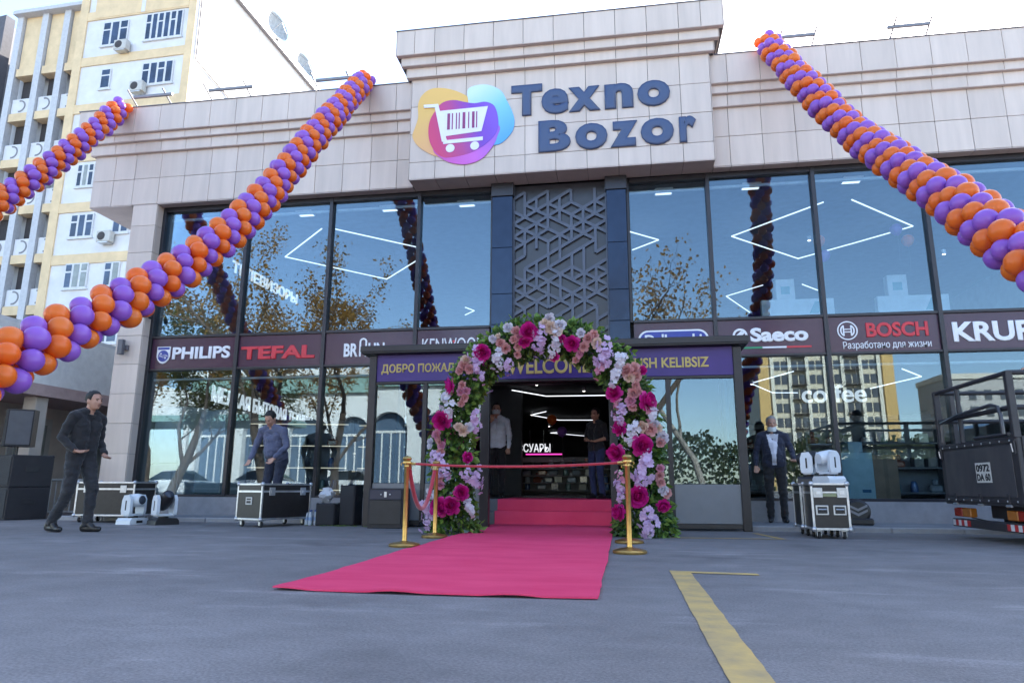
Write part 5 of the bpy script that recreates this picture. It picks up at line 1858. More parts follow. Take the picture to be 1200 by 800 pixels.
# the man bending over the flight case
person("stocky man in a blue-grey shirt looking down behind the labelled flight case", (-6.03, 11.35, 0.072), R(170), dict(
    pelvis=(0, -0.06, 0.94), waist=(0, 0.0, 1.10), chest=(0, 0.06, 1.30), neck=(0, 0.12, 1.465), head=(0, 0.19, 1.585),
    hipR=(0.10, -0.06, 0.92), hipL=(-0.10, -0.06, 0.92),
    shR=(0.205, 0.10, 1.40), elR=(0.30, 0.12, 1.14), wrR=(0.30, 0.24, 0.93), hdR=(0.30, 0.28, 0.86),
    shL=(-0.205, 0.10, 1.40), elL=(-0.30, 0.10, 1.14), wrL=(-0.20, 0.26, 0.95), hdL=(-0.16, 0.30, 0.88),
    yaw=0.05, nod=0.6), dict(top=BLUEGR, leg=JEAN), scale=1.06, belly=0.045)

# masked man inside the doorway at left, hand at his face
person("man in a pale blue shirt and white face mask in the doorway's left side", (-2.33, 12.72, 0.40), R(188), dict(
    shR=(0.18, 0, 1.42), elR=(0.22, 0.06, 1.18), wrR=(0.11, 0.20, 1.38), hdR=(0.08, 0.17, 1.46),
    elL=(-0.25, 0.0, 1.15), wrL=(-0.235, 0.08, 0.92), hdL=(-0.23, 0.11, 0.84)), dict(top=PALE, leg=BLKT), mask="face", scale=1.0)

# man in dark clothes inside the doorway at right
person("man in a dark short-sleeved top and blue jeans in the doorway's right side", (-0.46, 12.75, 0.40), R(140), dict(
    elR=(0.27, 0.0, 1.16), wrR=(0.12, 0.20, 1.13), hdR=(0.05, 0.24, 1.14),
    elL=(-0.27, 0.0, 1.16), wrL=(-0.14, 0.20, 1.10), hdL=(-0.06, 0.24, 1.10), yaw=0.2), dict(top=BLKTEE, leg=JEANB), sleeve="short", scale=0.93, collar=False)

# old man in the suit by the right window
person("elderly grey-haired man in a navy suit with his mask under his chin", (2.42, 11.72, 0.072), R(172), dict(
    shR=(0.195, 0, 1.42), elR=(0.28, 0.0, 1.15), wrR=(0.30, 0.12, 0.93), hdR=(0.30, 0.15, 0.85),
    shL=(-0.195, 0, 1.42), elL=(-0.29, 0.02, 1.17), wrL=(-0.30, 0.20, 1.02), hdL=(-0.29, 0.27, 0.99),
    nod=0.08, yaw=0.1), dict(top=NAVYS, leg=BLKT, inner=WSH), hair=HAIR_G, mask="chin", scale=0.955, belly=0.03, jacket=True)

# worker standing in the truck bed, beyond the right edge but for a hand on the rail
person("person on the truck bed, only a hand on the rail in view", (5.05, 8.62, 0.50), R(95), dict(
    shL=(-0.185, 0.03, 1.42), elL=(-0.25, 0.27, 1.34), wrL=(-0.26, 0.50, 1.42), hdL=(-0.255, 0.58, 1.435)), dict(top=BLKTEE, leg=JEAN), sleeve="short", scale=1.0)
# ================================================================ SHOP INTERIOR: lights, signs, goods
LED = emit_mat("led_white", (0.88, 0.93, 1.0), 0.26)
LEDW = emit_mat("led_warm", (1.0, 0.85, 0.62), 0.11)
def led(pts, label, w=0.02):
    g = MB()
    for a, b in zip(pts[:-1], pts[1:]):
        g.bar(a, b, w, 0.02)
    o = g.build("led_line_lamp", LED)
    tag(o, label, "lamp", group="zigzag light lines on the shop ceilings")
U = 5.9
led([(-6.11, 12.76, U), (-7.74, 14.34, U), (-5.95, 16.39, U), (-4.77, 15.09, U)], "white zigzag ceiling light line in the upper window second from left")
led([(-5.86, 12.80, U), (-4.43, 14.17, U)], "straight white ceiling light line in the upper window third from left")
led([(3.90, 12.87, U), (2.46, 14.48, U), (4.23, 16.22, U), (5.18, 15.31, U), (6.06, 14.42, U), (4.39, 12.83, U)], "large white hexagonal light line in the upper windows at right")
led([(0.27, 13.86, U), (0.92, 14.47, U), (0.36, 15.05, U)], "white arrow-shaped light line in the upper window right of the lattice")
led([(3.84, 18.35, U), (3.03, 19.33, U), (4.02, 21.33, U)], "distant white angled light line deep in the upper floor at right")
led([(4.85, 18.42, U), (5.41, 19.07, U)], "short distant white light line deep in the upper floor at right")
led([(-4.56, 19.48, U), (-4.37, 19.92, U), (-4.77, 20.40, U)], "small white arrow-shaped light deep in the upper floor left of the lattice")
led([(3.60, 14.89, 3.0), (3.02, 16.52, 3.0), (3.86, 18.27, 3.0), (4.50, 18.36, 3.0)], "white angled light line behind the ground floor window above the suited man", 0.018)
led([(5.70, 14.85, 3.0), (6.50, 15.96, 3.0), (6.05, 17.77, 3.0)], "white arrow-shaped light line behind the ground floor window above the truck", 0.018)
led([(-2.71, 16.95, 3.0), (-1.98, 18.22, 3.0), (-0.38, 18.25, 3.0)], "nearest white light line seen through the doorway", 0.018)
led([(-2.40, 22.04, 3.0), (-3.03, 23.05, 3.0), (-2.25, 24.98, 3.0), (-1.01, 25.12, 3.0)], "middle white light line seen through the doorway", 0.018)
led([(-2.75, 30.53, 3.0), (-3.18, 30.98, 3.0), (-1.56, 33.28, 3.0)], "farthest white light line seen through the doorway", 0.018)
for i, (x, wd) in enumerate(((-6.39, "second from left"), (-4.57, "third from left"), (-2.95, "left of the lattice"), (0.93, "right of the lattice"), (2.54, "second right of the lattice"), (4.33, "third right of the lattice"))):
    t = thing("ceiling_panel_lamp", "square white ceiling lamp in the upper window %s" % wd, "lamp", (x, 12.55, 6.15), group="square lamps along the upper windows")
    MB().bbox(-0.17, 0.17, -0.12, 0.12, 0.0, 0.05, 0.004).build("housing", WHITE, t)
    MB().box(-0.15, 0.15, -0.10, 0.10, -0.006, -0.001).build("diffuser", LED, t)
SIGNE = emit_mat("sign_glow", (0.92, 0.95, 1.0), 0.12)
def hang_sign(s, a, b, h, label, name="department_sign"):
    """glowing letters strung from a to b (left to right as read)"""
    a, b = Vector(a), Vector(b)
    L_ = (b - a).length
    me = text_mesh(s, 0, L_, 0, h, 0, SIGNE, depth=0.03, bold=0.015)
    o = link(name, me, None, a, (0, 0, math.atan2((b - a).y, (b - a).x)))
    tag(o, label, "sign", group="glowing department signs inside the shop")
    g = MB()
    n = 4
    for k in range(n):
        x = L_ * (k + 0.5) / n
        g.box(x - 0.004, x + 0.004, -0.016, -0.008, h + 0.001, h + 0.35)
    g.build("hanger", STEEL, o)
hang_sign("МЕЛКАЯ БЫТОВАЯ ТЕХНИКА", (-8.30, 12.80, 2.30), (-9.35, 19.8, 2.42), 0.34, "long white glowing sign in Cyrillic behind the lower left windows")
hang_sign("ТЕЛЕВИЗОРЫ", (-8.14, 12.85, 5.08), (-8.02, 15.6, 5.08), 0.26, "white glowing sign in Cyrillic behind the upper left windows")
hang_sign("coffee", (3.62, 14.5, 2.29), (4.85, 14.5, 2.29), 0.36, "rounded white lowercase letters behind the right ground floor window")
hang_sign("АКСЕССУАРЫ", (-3.28, 18.0, 1.50), (-1.85, 18.0, 1.50), 0.22, "small white Cyrillic sign over the shelves seen through the doorway")
hang_sign("РАССРОЧКА", (-5.4, 15.0, 2.05), (-3.9, 17.6, 2.05), 0.20, "small white sign behind the window left of the porch")

MB().bbox(-3.6, -2.53, 17.4, 17.6, 0.40, 3.09, 0.01).build("inner_partition", WALL_D, shop)
MB().box(-2.5, -1.55, 17.99, 18.01, 1.43, 1.46).build("sign_underline", emit_mat("magenta_glow", (0.8, 0.05, 0.4), 0.3), shop)
# display shelving with lit edges
SHB = mat("shelf_board", (0.20, 0.19, 0.19), 0.5)
prod_m = [mat("goods_%d" % i, c, 0.18, coat=0.5) for i, c in enumerate([(0.5, 0.5, 0.52), (0.12, 0.12, 0.13), (0.35, 0.12, 0.08), (0.08, 0.14, 0.30), (0.55, 0.48, 0.38), (0.30, 0.32, 0.34), (0.20, 0.28, 0.24)])]
random.seed(31)
pm = []
for i, m_ in enumerate(prod_m):
    if i % 3 == 0:
        pm.append(smb().lathe([(0, 0), (0.07, 0), (0.075, 0.02), (0.07, 0.13), (0.05, 0.2), (0.045, 0.22), (0.0, 0.23)], 12).mesh("product", m_))
    elif i % 3 == 1:
        pm.append(MB().bbox(-0.10, 0.10, -0.09, 0.09, 0, 0.20, 0.012).mesh("product", m_))
    else:
        pm.append(MB().bbox(-0.12, 0.12, -0.08, 0.08, 0, 0.14, 0.03).bbox(-0.05, 0.05, -0.05, 0.05, 0.14, 0.26, 0.02).mesh("product", m_))
def shelf(loc, rz, w, label, levels=4, h=1.75, plabel=None, density=1.0, lit=True):
    t = thing("display_shelf", label, "shelf", loc, rz, group="lit display shelves in the shop")
    for x in (-w / 2, w / 2):
        MB().bbox(x - 0.02, x + 0.02, -0.22, 0.22, 0, h, 0.004).build("side_panel", SHB, t)
    MB().box(-w / 2 + 0.021, w / 2 - 0.021, 0.19, 0.21, 0.05, h).build("back_panel", SHB, t)
    cz, sz = math.cos(rz), math.sin(rz)
    for k in range(levels):
        z = 0.12 + (h - 0.25) * k / max(1, levels - 1)
        bd = MB().bbox(-w / 2 + 0.021, w / 2 - 0.021, -0.21, 0.188, z - 0.015, z + 0.015, 0.003).build("shelf_board", SHB, t)
        if lit: MB().box(-w / 2 + 0.03, w / 2 - 0.03, -0.218, -0.2105, z - 0.014, z + 0.006).build("light_strip", LEDW, bd)
        if k == levels - 1: continue
        x = -w / 2 + 0.16
        while x < w / 2 - 0.12:
            if random.random() < density:
                px, py = x, random.uniform(-0.08, 0.04)
                o = link("product", random.choice(pm), None, (loc[0] + px * cz - py * sz, loc[1] + px * sz + py * cz, loc[2] + z + 0.0155), (0, 0, rz + random.uniform(-.3, .3)))
                tag(o, plabel, "appliance", group="goods: " + plabel)
            x += random.uniform(0.26, 0.40)
shelf((-7.6, 15.2, 0.40), R(12), 2.6, "lit display shelf behind the left ground floor windows, nearest the white cabinet", plabel="small household appliance on the shelf nearest the white cabinet")
shelf((-5.0, 15.8, 0.40), R(2), 2.4, "lit display shelf behind the ground floor window left of the porch", plabel="small household appliance on the shelf left of the porch")
shelf((-7.4, 19.0, 0.40), R(6), 3.2, "far lit display shelf deep behind the left ground floor windows", plabel="small household appliance on the far left shelf")
shelf((-1.5, 18.6, 0.40), 0, 2.4, "display shelf of glinting goods facing the doorway", 5, 1.0, plabel="small glinting accessory on the shelf facing the doorway", lit=False)
shelf((5.2, 15.6, 0.40), R(-4), 2.6, "lit display shelf behind the right ground floor window by the truck", plabel="packed item on the shelf behind the right window by the truck", lit=False)
shelf((3.0, 17.6, 0.40), 0, 2.2, "lit display shelf deep behind the window above the suited man", plabel="packed item on the shelf deep behind the suited man's window", lit=False)
# tall white display cabinet behind the leftmost window
CABG = mat("cabinet_white", (0.70, 0.76, 0.78), 0.25)
t = thing("refrigerator", "tall pale refrigerator behind the leftmost ground floor window", "refrigerator", (-8.98, 12.95, 0.40), R(-14))
MB().bbox(-0.36, 0.36, -0.32, 0.32, 0.03, 1.78, 0.02).build("body", CABG, t)
for z0, z1 in ((0.06, 0.62), (0.64, 1.76)):
    dr = MB().bbox(-0.355, 0.355, -0.375, -0.325, z0, z1, 0.012).build("door", CABG, t)
    MB().bbox(0.26, 0.29, -0.40, -0.376, (z0 + z1) / 2 - 0.12, (z0 + z1) / 2 + 0.12, 0.006).build("handle", STEEL, dr)
t = thing("refrigerator", "second pale refrigerator right of the leftmost one behind the window", "refrigerator", (-8.12, 13.15, 0.40), R(-14))
MB().bbox(-0.36, 0.36, -0.32, 0.32, 0.03, 1.72, 0.02).build("body", mat("cabinet_grey", (0.50, 0.56, 0.60), 0.3), t)
dr = MB().bbox(-0.355, 0.355, -0.375, -0.325, 0.06, 1.70, 0.012).build("door", MATS["cabinet_grey"], t)
MB().bbox(0.26, 0.29, -0.40, -0.376, 0.7, 1.1, 0.006).build("handle", STEEL, dr)
# light-blue box, kraft cartons by the right window
t = thing("carton", "pale blue carton standing behind the glass right of the flight cases", "carton", (3.88, 12.62, 0.40), R(3))
MB().bbox(-0.26, 0.26, -0.2, 0.2, 0, 0.80, 0.006).build("box", mat("carton_blue", (0.48, 0.68, 0.72), 0.6), t)
MB().box(0.05, 0.19, -0.2025, -0.2003, 0.14, 0.19).build("print", mat("carton_print", (0.05, 0.16, 0.3), 0.6), t)
t = thing("carton", "small pale carton on top of the pale blue one", "carton", (3.90, 12.62, 1.202), R(10))
MB().bbox(-0.12, 0.12, -0.12, 0.12, 0, 0.18, 0.005).build("box", mat("carton_pale", (0.42, 0.55, 0.58), 0.6), t)
MB().box(-0.03, 0.03, -0.122, 0.122, 0.1815, 0.183).build("tape", PAPER, t)
t = thing("carton", "brown kraft carton behind the glass beside the pale blue one", "carton", (4.36, 12.66, 0.40), R(-3))
MB().bbox(-0.19, 0.19, -0.2, 0.2, 0, 0.76, 0.005).build("box", mat("carton_kraft", (0.40, 0.27, 0.18), 0.8), t)
MB().box(-0.03, 0.03, -0.203, -0.2005, 0.0, 0.758).build("tape", mat("carton_tape", (0.30, 0.21, 0.13), 0.4), t)
# upper floor goods: white television cartons on white stands
for i, (x0, x1, lab) in enumerate(((2.95, 4.37, "left"), (5.20, 6.54, "right"))):
    t = thing("display_stand", "long white stand behind the %s of the two upper windows with goods" % lab, "stand", ((x0 + x1) / 2, 14.6, 3.50))
    w = (x1 - x0) / 2 + 0.2
    MB().bbox(-w, w, -0.3, 0.3, 0, 0.52, 0.01).build("plinth", mat("stand_white", (0.55, 0.60, 0.62), 0.5), t)
    MB().bbox(-w - 0.05, w + 0.05, -0.34, 0.34, 0.522, 0.56, 0.006).build("top", MATS["stand_white"], t)
    t = thing("carton", "long white television carton on the %s upper stand" % lab, "carton", ((x0 + x1) / 2, 14.45, 4.062))
    MB().bbox(-(x1 - x0) / 2, (x1 - x0) / 2, -0.08, 0.08, 0, 0.36, 0.005).build("box", mat("carton_white", (0.68, 0.72, 0.72), 0.6), t)
    MB().prism([(0.22, 0.05), (0.40, 0.05), (0.52, 0.30), (0.34, 0.30)], -0.0825, -0.0805).build("print", mat("carton_teal", (0.10, 0.35, 0.38), 0.6), t)
    t = thing("carton", "small white carton standing behind the long one on the %s upper stand" % lab, "carton", ((x0 + x1) / 2 - 0.15, 14.75, 4.062))
    MB().bbox(-0.19, 0.19, -0.1, 0.1, 0, 0.88, 0.005).build("box", MATS["carton_white"], t)
    MB().box(-0.09, 0.09, -0.1025, -0.1005, 0.55, 0.72).build("print", MATS["carton_teal"], t)
# small ceiling spots
for i, (x, y, z, wd) in enumerate(((-2.95, 22.6, 2.95, "left of the arrow light in the doorway"), (-2.55, 24.4, 2.72, "just right of the arrow light in the doorway"), (-2.0, 16.3, 3.02, "highest in the doorway"), (-0.9, 17.0, 2.95, "at the doorway's upper right"), (3.02, 16.4, 2.96, "at the bend of the light line above the suited man"), (5.15, 17.0, 2.95, "behind the right window above the pale carton"), (6.2, 13.6, 5.0, "in the upper window above the last letters"), (3.9, 14.0, 5.55, "in the upper window beside the vertical garland reflection"))):
    t = thing("spot_lamp", "small bright spot lamp " + wd, "lamp", (x, y, z), group="small spot lamps on the shop ceilings")
    smb().lathe([(0.0, 0.0), (0.035, 0.0), (0.04, 0.01), (0.04, 0.09), (0.0, 0.09)], 12).build("can", WHITE, t)
    smb().lathe([(0.0, -0.004), (0.03, -0.004), (0.03, -0.001), (0.0, -0.001)], 12).build("bulb_disc", emit_mat("spot_glow", (1.0, 0.96, 0.9), 1.2), t)
# loose balloons inside
for i, (x, y, z, m_, wd) in enumerate(((3.95, 13.6, 5.25, 1, "orange balloon floating behind the upper window right of the vertical reflection"), (4.05, 13.7, 4.98, 0, "purple balloon floating below the orange one in the upper window"), (5.55, 13.5, 5.15, 1, "orange balloon floating behind the upper window above the red sign"), (5.42, 13.6, 5.42, 0, "purple balloon floating above the orange one over the red sign"), (-1.55, 15.6, 1.98, 1, "orange balloon in the dark doorway"), (-1.32, 15.5, 1.70, 0, "purple balloon in the dark doorway"))):
    t = thing("balloon", wd, "balloon", (x, y, z), group="loose balloons inside the shop")
    link("skin", BM[m_], t, (0, 0, 0), (0.1, 0.1, i))
    smb().tube([(0, 0, 0), (0.01, 0.01, -0.25), (-0.01, 0.0, -0.5)], 0.0015, 4).build("string", CORD, t)

# ================================================================ SMALL FIXTURES ON THE SHOP
t = thing("security_camera", "small dark security camera at the top of the left pillar", "camera", (-9.25, 11.99, 3.90))
smb().lathe([(0.0, -0.02), (0.045, -0.02), (0.045, 0.0), (0.0, 0.0)], 16, (0, 0, 0.06)).build("mount", BLK, t)
smb().ell((0, -0.02, 0.0), (0.045, 0.05, 0.045), 14, 10).build("dome", BLK, t)
t = thing("wall_lamp", "square grey up-and-down wall lamp on the left pillar", "lamp", (-9.70, 11.92, 3.27))
MB().bbox(-0.05, 0.05, -0.15, -0.06, -0.15, 0.15, 0.006).build("housing", mat("lamp_grey", (0.12, 0.12, 0.14), 0.4), t)
MB().bbox(-0.06, 0.10, -0.058, -0.002, -0.05, 0.05, 0.006).build("bracket", MATS["lamp_grey"], t)
RODM = mat("rod_metal", (0.25, 0.24, 0.25), 0.5, metal=0.5)
def rod(x, label, lean=0.0, ln=0.9):
    t = thing("roof_bracket", label, "bracket", (x, 11.95, 8.45), group="metal lamp brackets along the roof edge")
    smb().tube([(0.0, 0.15, 0), (lean, -0.25, 0.42)], 0.016, 8).build("arm", RODM, t)
    smb().tube([(ln, 0.15, 0), (ln + lean, -0.22, 0.40)], 0.016, 8).build("arm", RODM, t)
    MB().bbox(-0.05, ln + 0.06, -0.155, -0.105, 0.27, 0.33, 0.006).build("tube_lamp", RODM, t)
rod(-8.35, "roof bracket with a long tube, left of the big sign", -0.12)
rod(-5.95, "roof bracket beside the top of the long balloon garland", -0.12, 0.75)
rod(3.05, "roof bracket beside the top of the right balloon garland", 0.08, 0.6)
rod(5.0, "roof bracket on the bright roof edge at far right", 0.08, 0.6)
rod(-10.1, "roof bracket near the far left roof corner", -0.12, 0.8)

# ================================================================ NEIGHBOURING BUILDINGS AT LEFT
AW = mat("apartment_white", (0.66, 0.66, 0.68), 0.85, var=0.07, scale=1.2)
AY = mat("apartment_ochre", (0.72, 0.55, 0.34), 0.85, var=0.10, scale=1.5)
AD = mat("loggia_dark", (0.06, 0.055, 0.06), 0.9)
AG = mat("apartment_pier", (0.52, 0.53, 0.56), 0.85, var=0.08)
AF = mat("window_frame_white", (0.62, 0.63, 0.65), 0.6)
AGL = mat("apartment_glass", (0.035, 0.06, 0.12), 0.06, var=0.4, scale=1.0, rnd=0.4)
CURT = mat("curtained_glass", (0.26, 0.28, 0.26), 0.12, var=0.2, scale=2)
ap = thing("apartment_block", "tall white and ochre apartment block with balconies at left", "building", (-23.4, 31.0, 0), R(-2.0))
# local frame: corner at x=0, facade runs to -x, side wall runs to +y
g = MB()
g.box(-7.55, 0, 0.05, 45, 0, 30.9)
g.box(-13.2, -7.55, 1.6, 45, 0, 29.2)
g.build("wall", AW, ap)
FH = 3.03
z0f = 24.72 - 8 * FH
for k in range(0, 11):
    z = z0f + k * FH
    if z > 30: break
    if z > 1:
        MB().box(-7.6, 0.06, -0.02, 0.06, z - 0.28, z + 0.28).build("ochre_band", AY, ap)
MB().box(-0.42, 0.07, -0.03, 0.05, 0, 30.9).build("ochre_strip", AY, ap)
MB().box(-7.75, -7.2, -0.035, 0.05, 0, 30.9).build("ochre_strip", AY, ap)
MB().box(-6.7, -0.45, -0.04, 0.055, 27.55, 30.9).build("ochre_panel", AY, ap)
MB().box(-3.55, -3.3, -0.06, -0.041, 27.55, 30.9).build("white_strip", AW, ap)
def awindow(x0, x1, z0, z1, panes, curtain=0, y=-0.02, vents=True):
    f = MB().box(x0 - 0.08, x1 + 0.08, y - 0.05, 0.06, z0 - 0.1, z0 - 0.03).build("window", AF, ap)
    g = MB()
    g.box(x0, x1, y - 0.01, 0.055, z0 - 0.03, z1)
    g.build("frame", AF, f)
    w = (x1 - x0) / panes
    for k in range(panes):
        a, b = x0 + w * k + 0.07, x0 + w * (k + 1) - 0.07
        m_ = CURT if (curtain >> k) & 1 else AGL
        if vents and k % 2 == 0:
            zm = z0 + (z1 - z0) * 0.66
            MB().box(a, b, y - 0.022, y - 0.012, z0 + 0.07, zm - 0.05).build("pane", m_, f)
            MB().box(a, b, y - 0.022, y - 0.012, zm + 0.05, z1 - 0.07).build("pane", m_, f)
        else:
            MB().box(a, b, y - 0.022, y - 0.012, z0 + 0.07, z1 - 0.07).build("pane", m_, f)
def acunit(x, z):
    a = MB().bbox(x - 0.42, x + 0.42, -0.42, -0.06, z, z + 0.62, 0.03).build("air_conditioner", mat("ac_white", (0.5, 0.49, 0.46), 0.6), ap)
    smb().lathe([(0.0, -0.012), (0.22, -0.012), (0.24, 0.0), (0.0, 0.0)], 20, (x - 0.1, -0.421, z + 0.31), "y").build("fan", AD, a)
    MB().box(x - 0.3, x + 0.3, -0.40, 0.05, z - 0.05, z - 0.01).build("bracket", STEEL, a)
# visible windows, floor by floor (x from the corner)
awindow(-3.15, -0.75, 25.65, 27.35, 6)
awindow(-6.0, -4.3, 25.65, 27.2, 3)
acunit(-4.35, 25.0)
awindow(-3.0, -1.0, 22.75, 24.15, 4)
awindow(-5.7, -5.05, 22.85, 24.1, 1)
acunit(-2.95, 22.2)
awindow(-3.0, -1.0, 19.75, 21.15, 4)
awindow(-6.0, -5.0, 19.75, 21.1, 2)
awindow(-6.35, -5.25, 16.85, 18.2, 3, 2)
awindow(-2.9, -1.0, 16.8, 18.2, 4)
awindow(-6.3, -4.85, 13.85, 15.2, 3)
awindow(-3.6, -2.6, 13.95, 15.2, 2)
acunit(-3.75, 13.35)
awindow(-6.2, -4.75, 10.95, 12.35, 3, 6)
awindow(-3.75, -2.8, 10.95, 12.3, 2, 2)
for k in range(0, 3):
    z = 1.8 + 3.03 * k
    awindow(-6.2, -4.75, z, z + 1.4, 3)
    awindow(-3.75, -1.8, z, z + 1.4, 3)
# balcony stack: piers, ochre bands, dark sheets painting the loggias' shade, panels with ring ornament
for x in (-13.0, -11.15, -9.55, -7.95):
    MB().box(x - 0.22, x + 0.22, 0.80, 1.25, 0, 29.5).build("pier", AG, ap)
RINGM = mat("ring_ornament", (0.22, 0.22, 0.24), 0.7)
rm_ = MB()
ring(rm_, 0, 0, 0.40, 0.31, -0.02, 0.0, 18, -100, 100)
ringmesh = rm_.mesh("ring_ornament", RINGM)
for k in range(1, 10):
    z = z0f + 0.6 + (k - 1) * FH
    for i, (a, b) in enumerate(((-12.72, -11.43), (-10.87, -9.83), (-9.27, -8.23))):
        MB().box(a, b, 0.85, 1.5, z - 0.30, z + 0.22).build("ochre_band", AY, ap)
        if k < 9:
            MB().box(a, b, 1.45, 1.58, z + 1.22, z + FH - 0.31).build("loggia_shade", AD, ap)
            bp_ = MB().box(a, b, 0.95, 1.05, z + 0.26, z + 1.22).build("balcony_panel", AW, ap)
            link("ring_ornament", ringmesh, bp_, ((a + b) / 2 - 0.05, 0.949, z + 0.74))
        else:
            MB().box(a, b, 1.0, 1.55, z + 0.22, 29.2).build("ochre_panel", AY, ap)
MB().box(-13.3, -7.7, 0.5, 1.7, 29.2, 29.45).build("cornice", AG, ap)
# side wall: panel joints, drain pipe, roof edge
g = MB()
for k in range(1, 11):
    g.box(0.001, 0.012, 0.1, 44.9, z0f + k * FH - 0.012, z0f + k * FH + 0.012)
for k in range(1, 7):
    g.box(0.001, 0.012, 6.2 * k - 0.012, 6.2 * k + 0.012, 0, 30.8)
g.build("panel_joint", mat("panel_joint", (0.56, 0.56, 0.57), 0.9), ap)
smb().tube([(0.08, 0.35, 30.9), (0.08, 0.40, 24.3), (0.08, 3.4, 23.9), (0.08, 9.0, 21.4)], 0.06, 6).build("drain_pipe", RODM, ap)
g = MB()
g.box(-7.6, 0.25, -0.1, 45, 30.9, 31.05)
g.box(0.02, 0.30, -0.05, 45, 30.55, 30.9)
g.build("roof_edge", RODM, ap)
DISH = mat("dish_grey", (0.40, 0.42, 0.42), 0.6, var=0.2)
def dish(y, z, r, label):
    t = thing("satellite_dish", label, "satellite dish", (-23.4 + 0.1, y, z), R(72))
    pr = [(0.02, 0.0)] + [(r * k / 6, r * 0.32 * (k / 6) ** 2) for k in range(1, 7)]
    pr += [(r * k / 6, r * 0.32 * (k / 6) ** 2 + 0.03) for k in range(6, 0, -1)]
    o = smb().lathe(pr, 28).build("reflector", DISH, t, (0, 0, r * 0.72), (R(80), 0, 0))
    smb().tube([(0, 0.12, 0.0), (0, 0.12, r * 0.75)], 0.05, 8).build("mast", RODM, t)
    for a in (0, 120, 240):
        smb().tube([(r * .95 * math.cos(R(a)), r * .95 * math.sin(R(a)), r * .3), (0, 0, r * 0.85)], 0.02, 5).build("feed_arm", RODM, o)
dish(38.9, 31.05, 1.1, "large satellite dish on the apartment roof edge")
dish(43.2, 31.05, 0.95, "smaller satellite dish farther back on the apartment roof")

# darker grey block at the very left edge
DG = mat("grey_block", (0.30, 0.30, 0.32), 0.8, var=0.1)
t = thing("grey_building", "grey panelled tower at the very left edge behind the balconies", "building", (-41.5, 33.5, 0), R(-8))
MB().box(-8, 3.4, 0, 20, 0, 29.5).build("wall", DG, t)
for k in range(9):
    for i in range(2):
        x = 0.2 - 2.6 * i
        w = MB().box(x - 0.8, x + 0.8, -0.05, 0.02, 2.2 + 3.0 * k, 3.9 + 3.0 * k).build("window", AF, t)
        MB().box(x - 0.7, x + 0.7, -0.065, -0.052, 2.3 + 3.0 * k, 3.8 + 3.0 * k).build("pane", AGL, w)
MB().box(2.4, 3.6, -0.3, 0.3, 0, 29.9).build("corner_strip", mat("grey_strip", (0.10, 0.10, 0.12), 0.8), t)

# low building with a deep canopy left of the shop
LB = mat("canopy_blue_grey", (0.72, 0.72, 0.70), 0.7, var=0.08)
LP = mat("canopy_pink_edge", (0.46, 0.33, 0.31), 0.8, var=0.1)
LW = mat("lowbuilding_wall", (0.52, 0.46, 0.40), 0.85, var=0.12, scale=2)
t = thing("low_building", "low building with a deep pale canopy left of the shop's pillar", "building", (-11.6, 9.0, 0))
MB().box(-8, 0.0, 1.6, 22, 2.60, 3.70).build("canopy_fascia", LB, t)
MB().box(-8, 0.08, 1.55, 22, 2.36, 2.595).build("canopy_edge", LP, t)
MB().box(-8.05, -0.10, 1.5, 22, 3.705, 3.80).build("canopy_roof", mat("roof_white", (0.6, 0.6, 0.6), 0.8), t)
MB().box(-8, -1.6, 1.8, 21.5, 0, 2.355).build("wall", LW, t)
for y in (4.6, 6.9, 9.2):
    d_ = MB().box(-1.6, -1.56, y - 0.55, y + 0.55, 0.02, 2.1).build("door", mat("pale_door", (0.40, 0.40, 0.38), 0.6), t)
    MB().box(-1.56, -1.54, y - 0.40, y + 0.40, 1.1, 1.95).build("pane", CURT, d_)
for y in (3.2, 8.0, 13.0):
    MB().bbox(-0.35, -0.05, y - 0.15, y + 0.15, 0, 2.355, 0.01).build("column", LW, t)
# white steel railing between the low building and the pillar
t = thing("railing", "short pale metal railing behind the walking man", "railing", (-11.4, 12.0, 0))
smb().tube([(0, 0, 0.70), (1.5, 0, 0.70)], 0.02, 8).build("top_rail", mat("rail_pale", (0.45, 0.44, 0.42), 0.5), t)
smb().tube([(0, 0, 0.10), (1.5, 0, 0.10)], 0.016, 8).build("bottom_rail", MATS["rail_pale"], t)
bm_ = smb().tube([(0, 0, 0.10), (0, 0, 0.70)], 0.011, 6).mesh("bar", MATS["rail_pale"])
for k in range(13):
    link("bar", bm_, t, (0.06 + 0.115 * k, 0, 0))
for x in (0.0, 1.5):
    smb().tube([(x, 0, 0.0), (x, 0, 0.74)], 0.022, 8).build("post", MATS["rail_pale"], t)

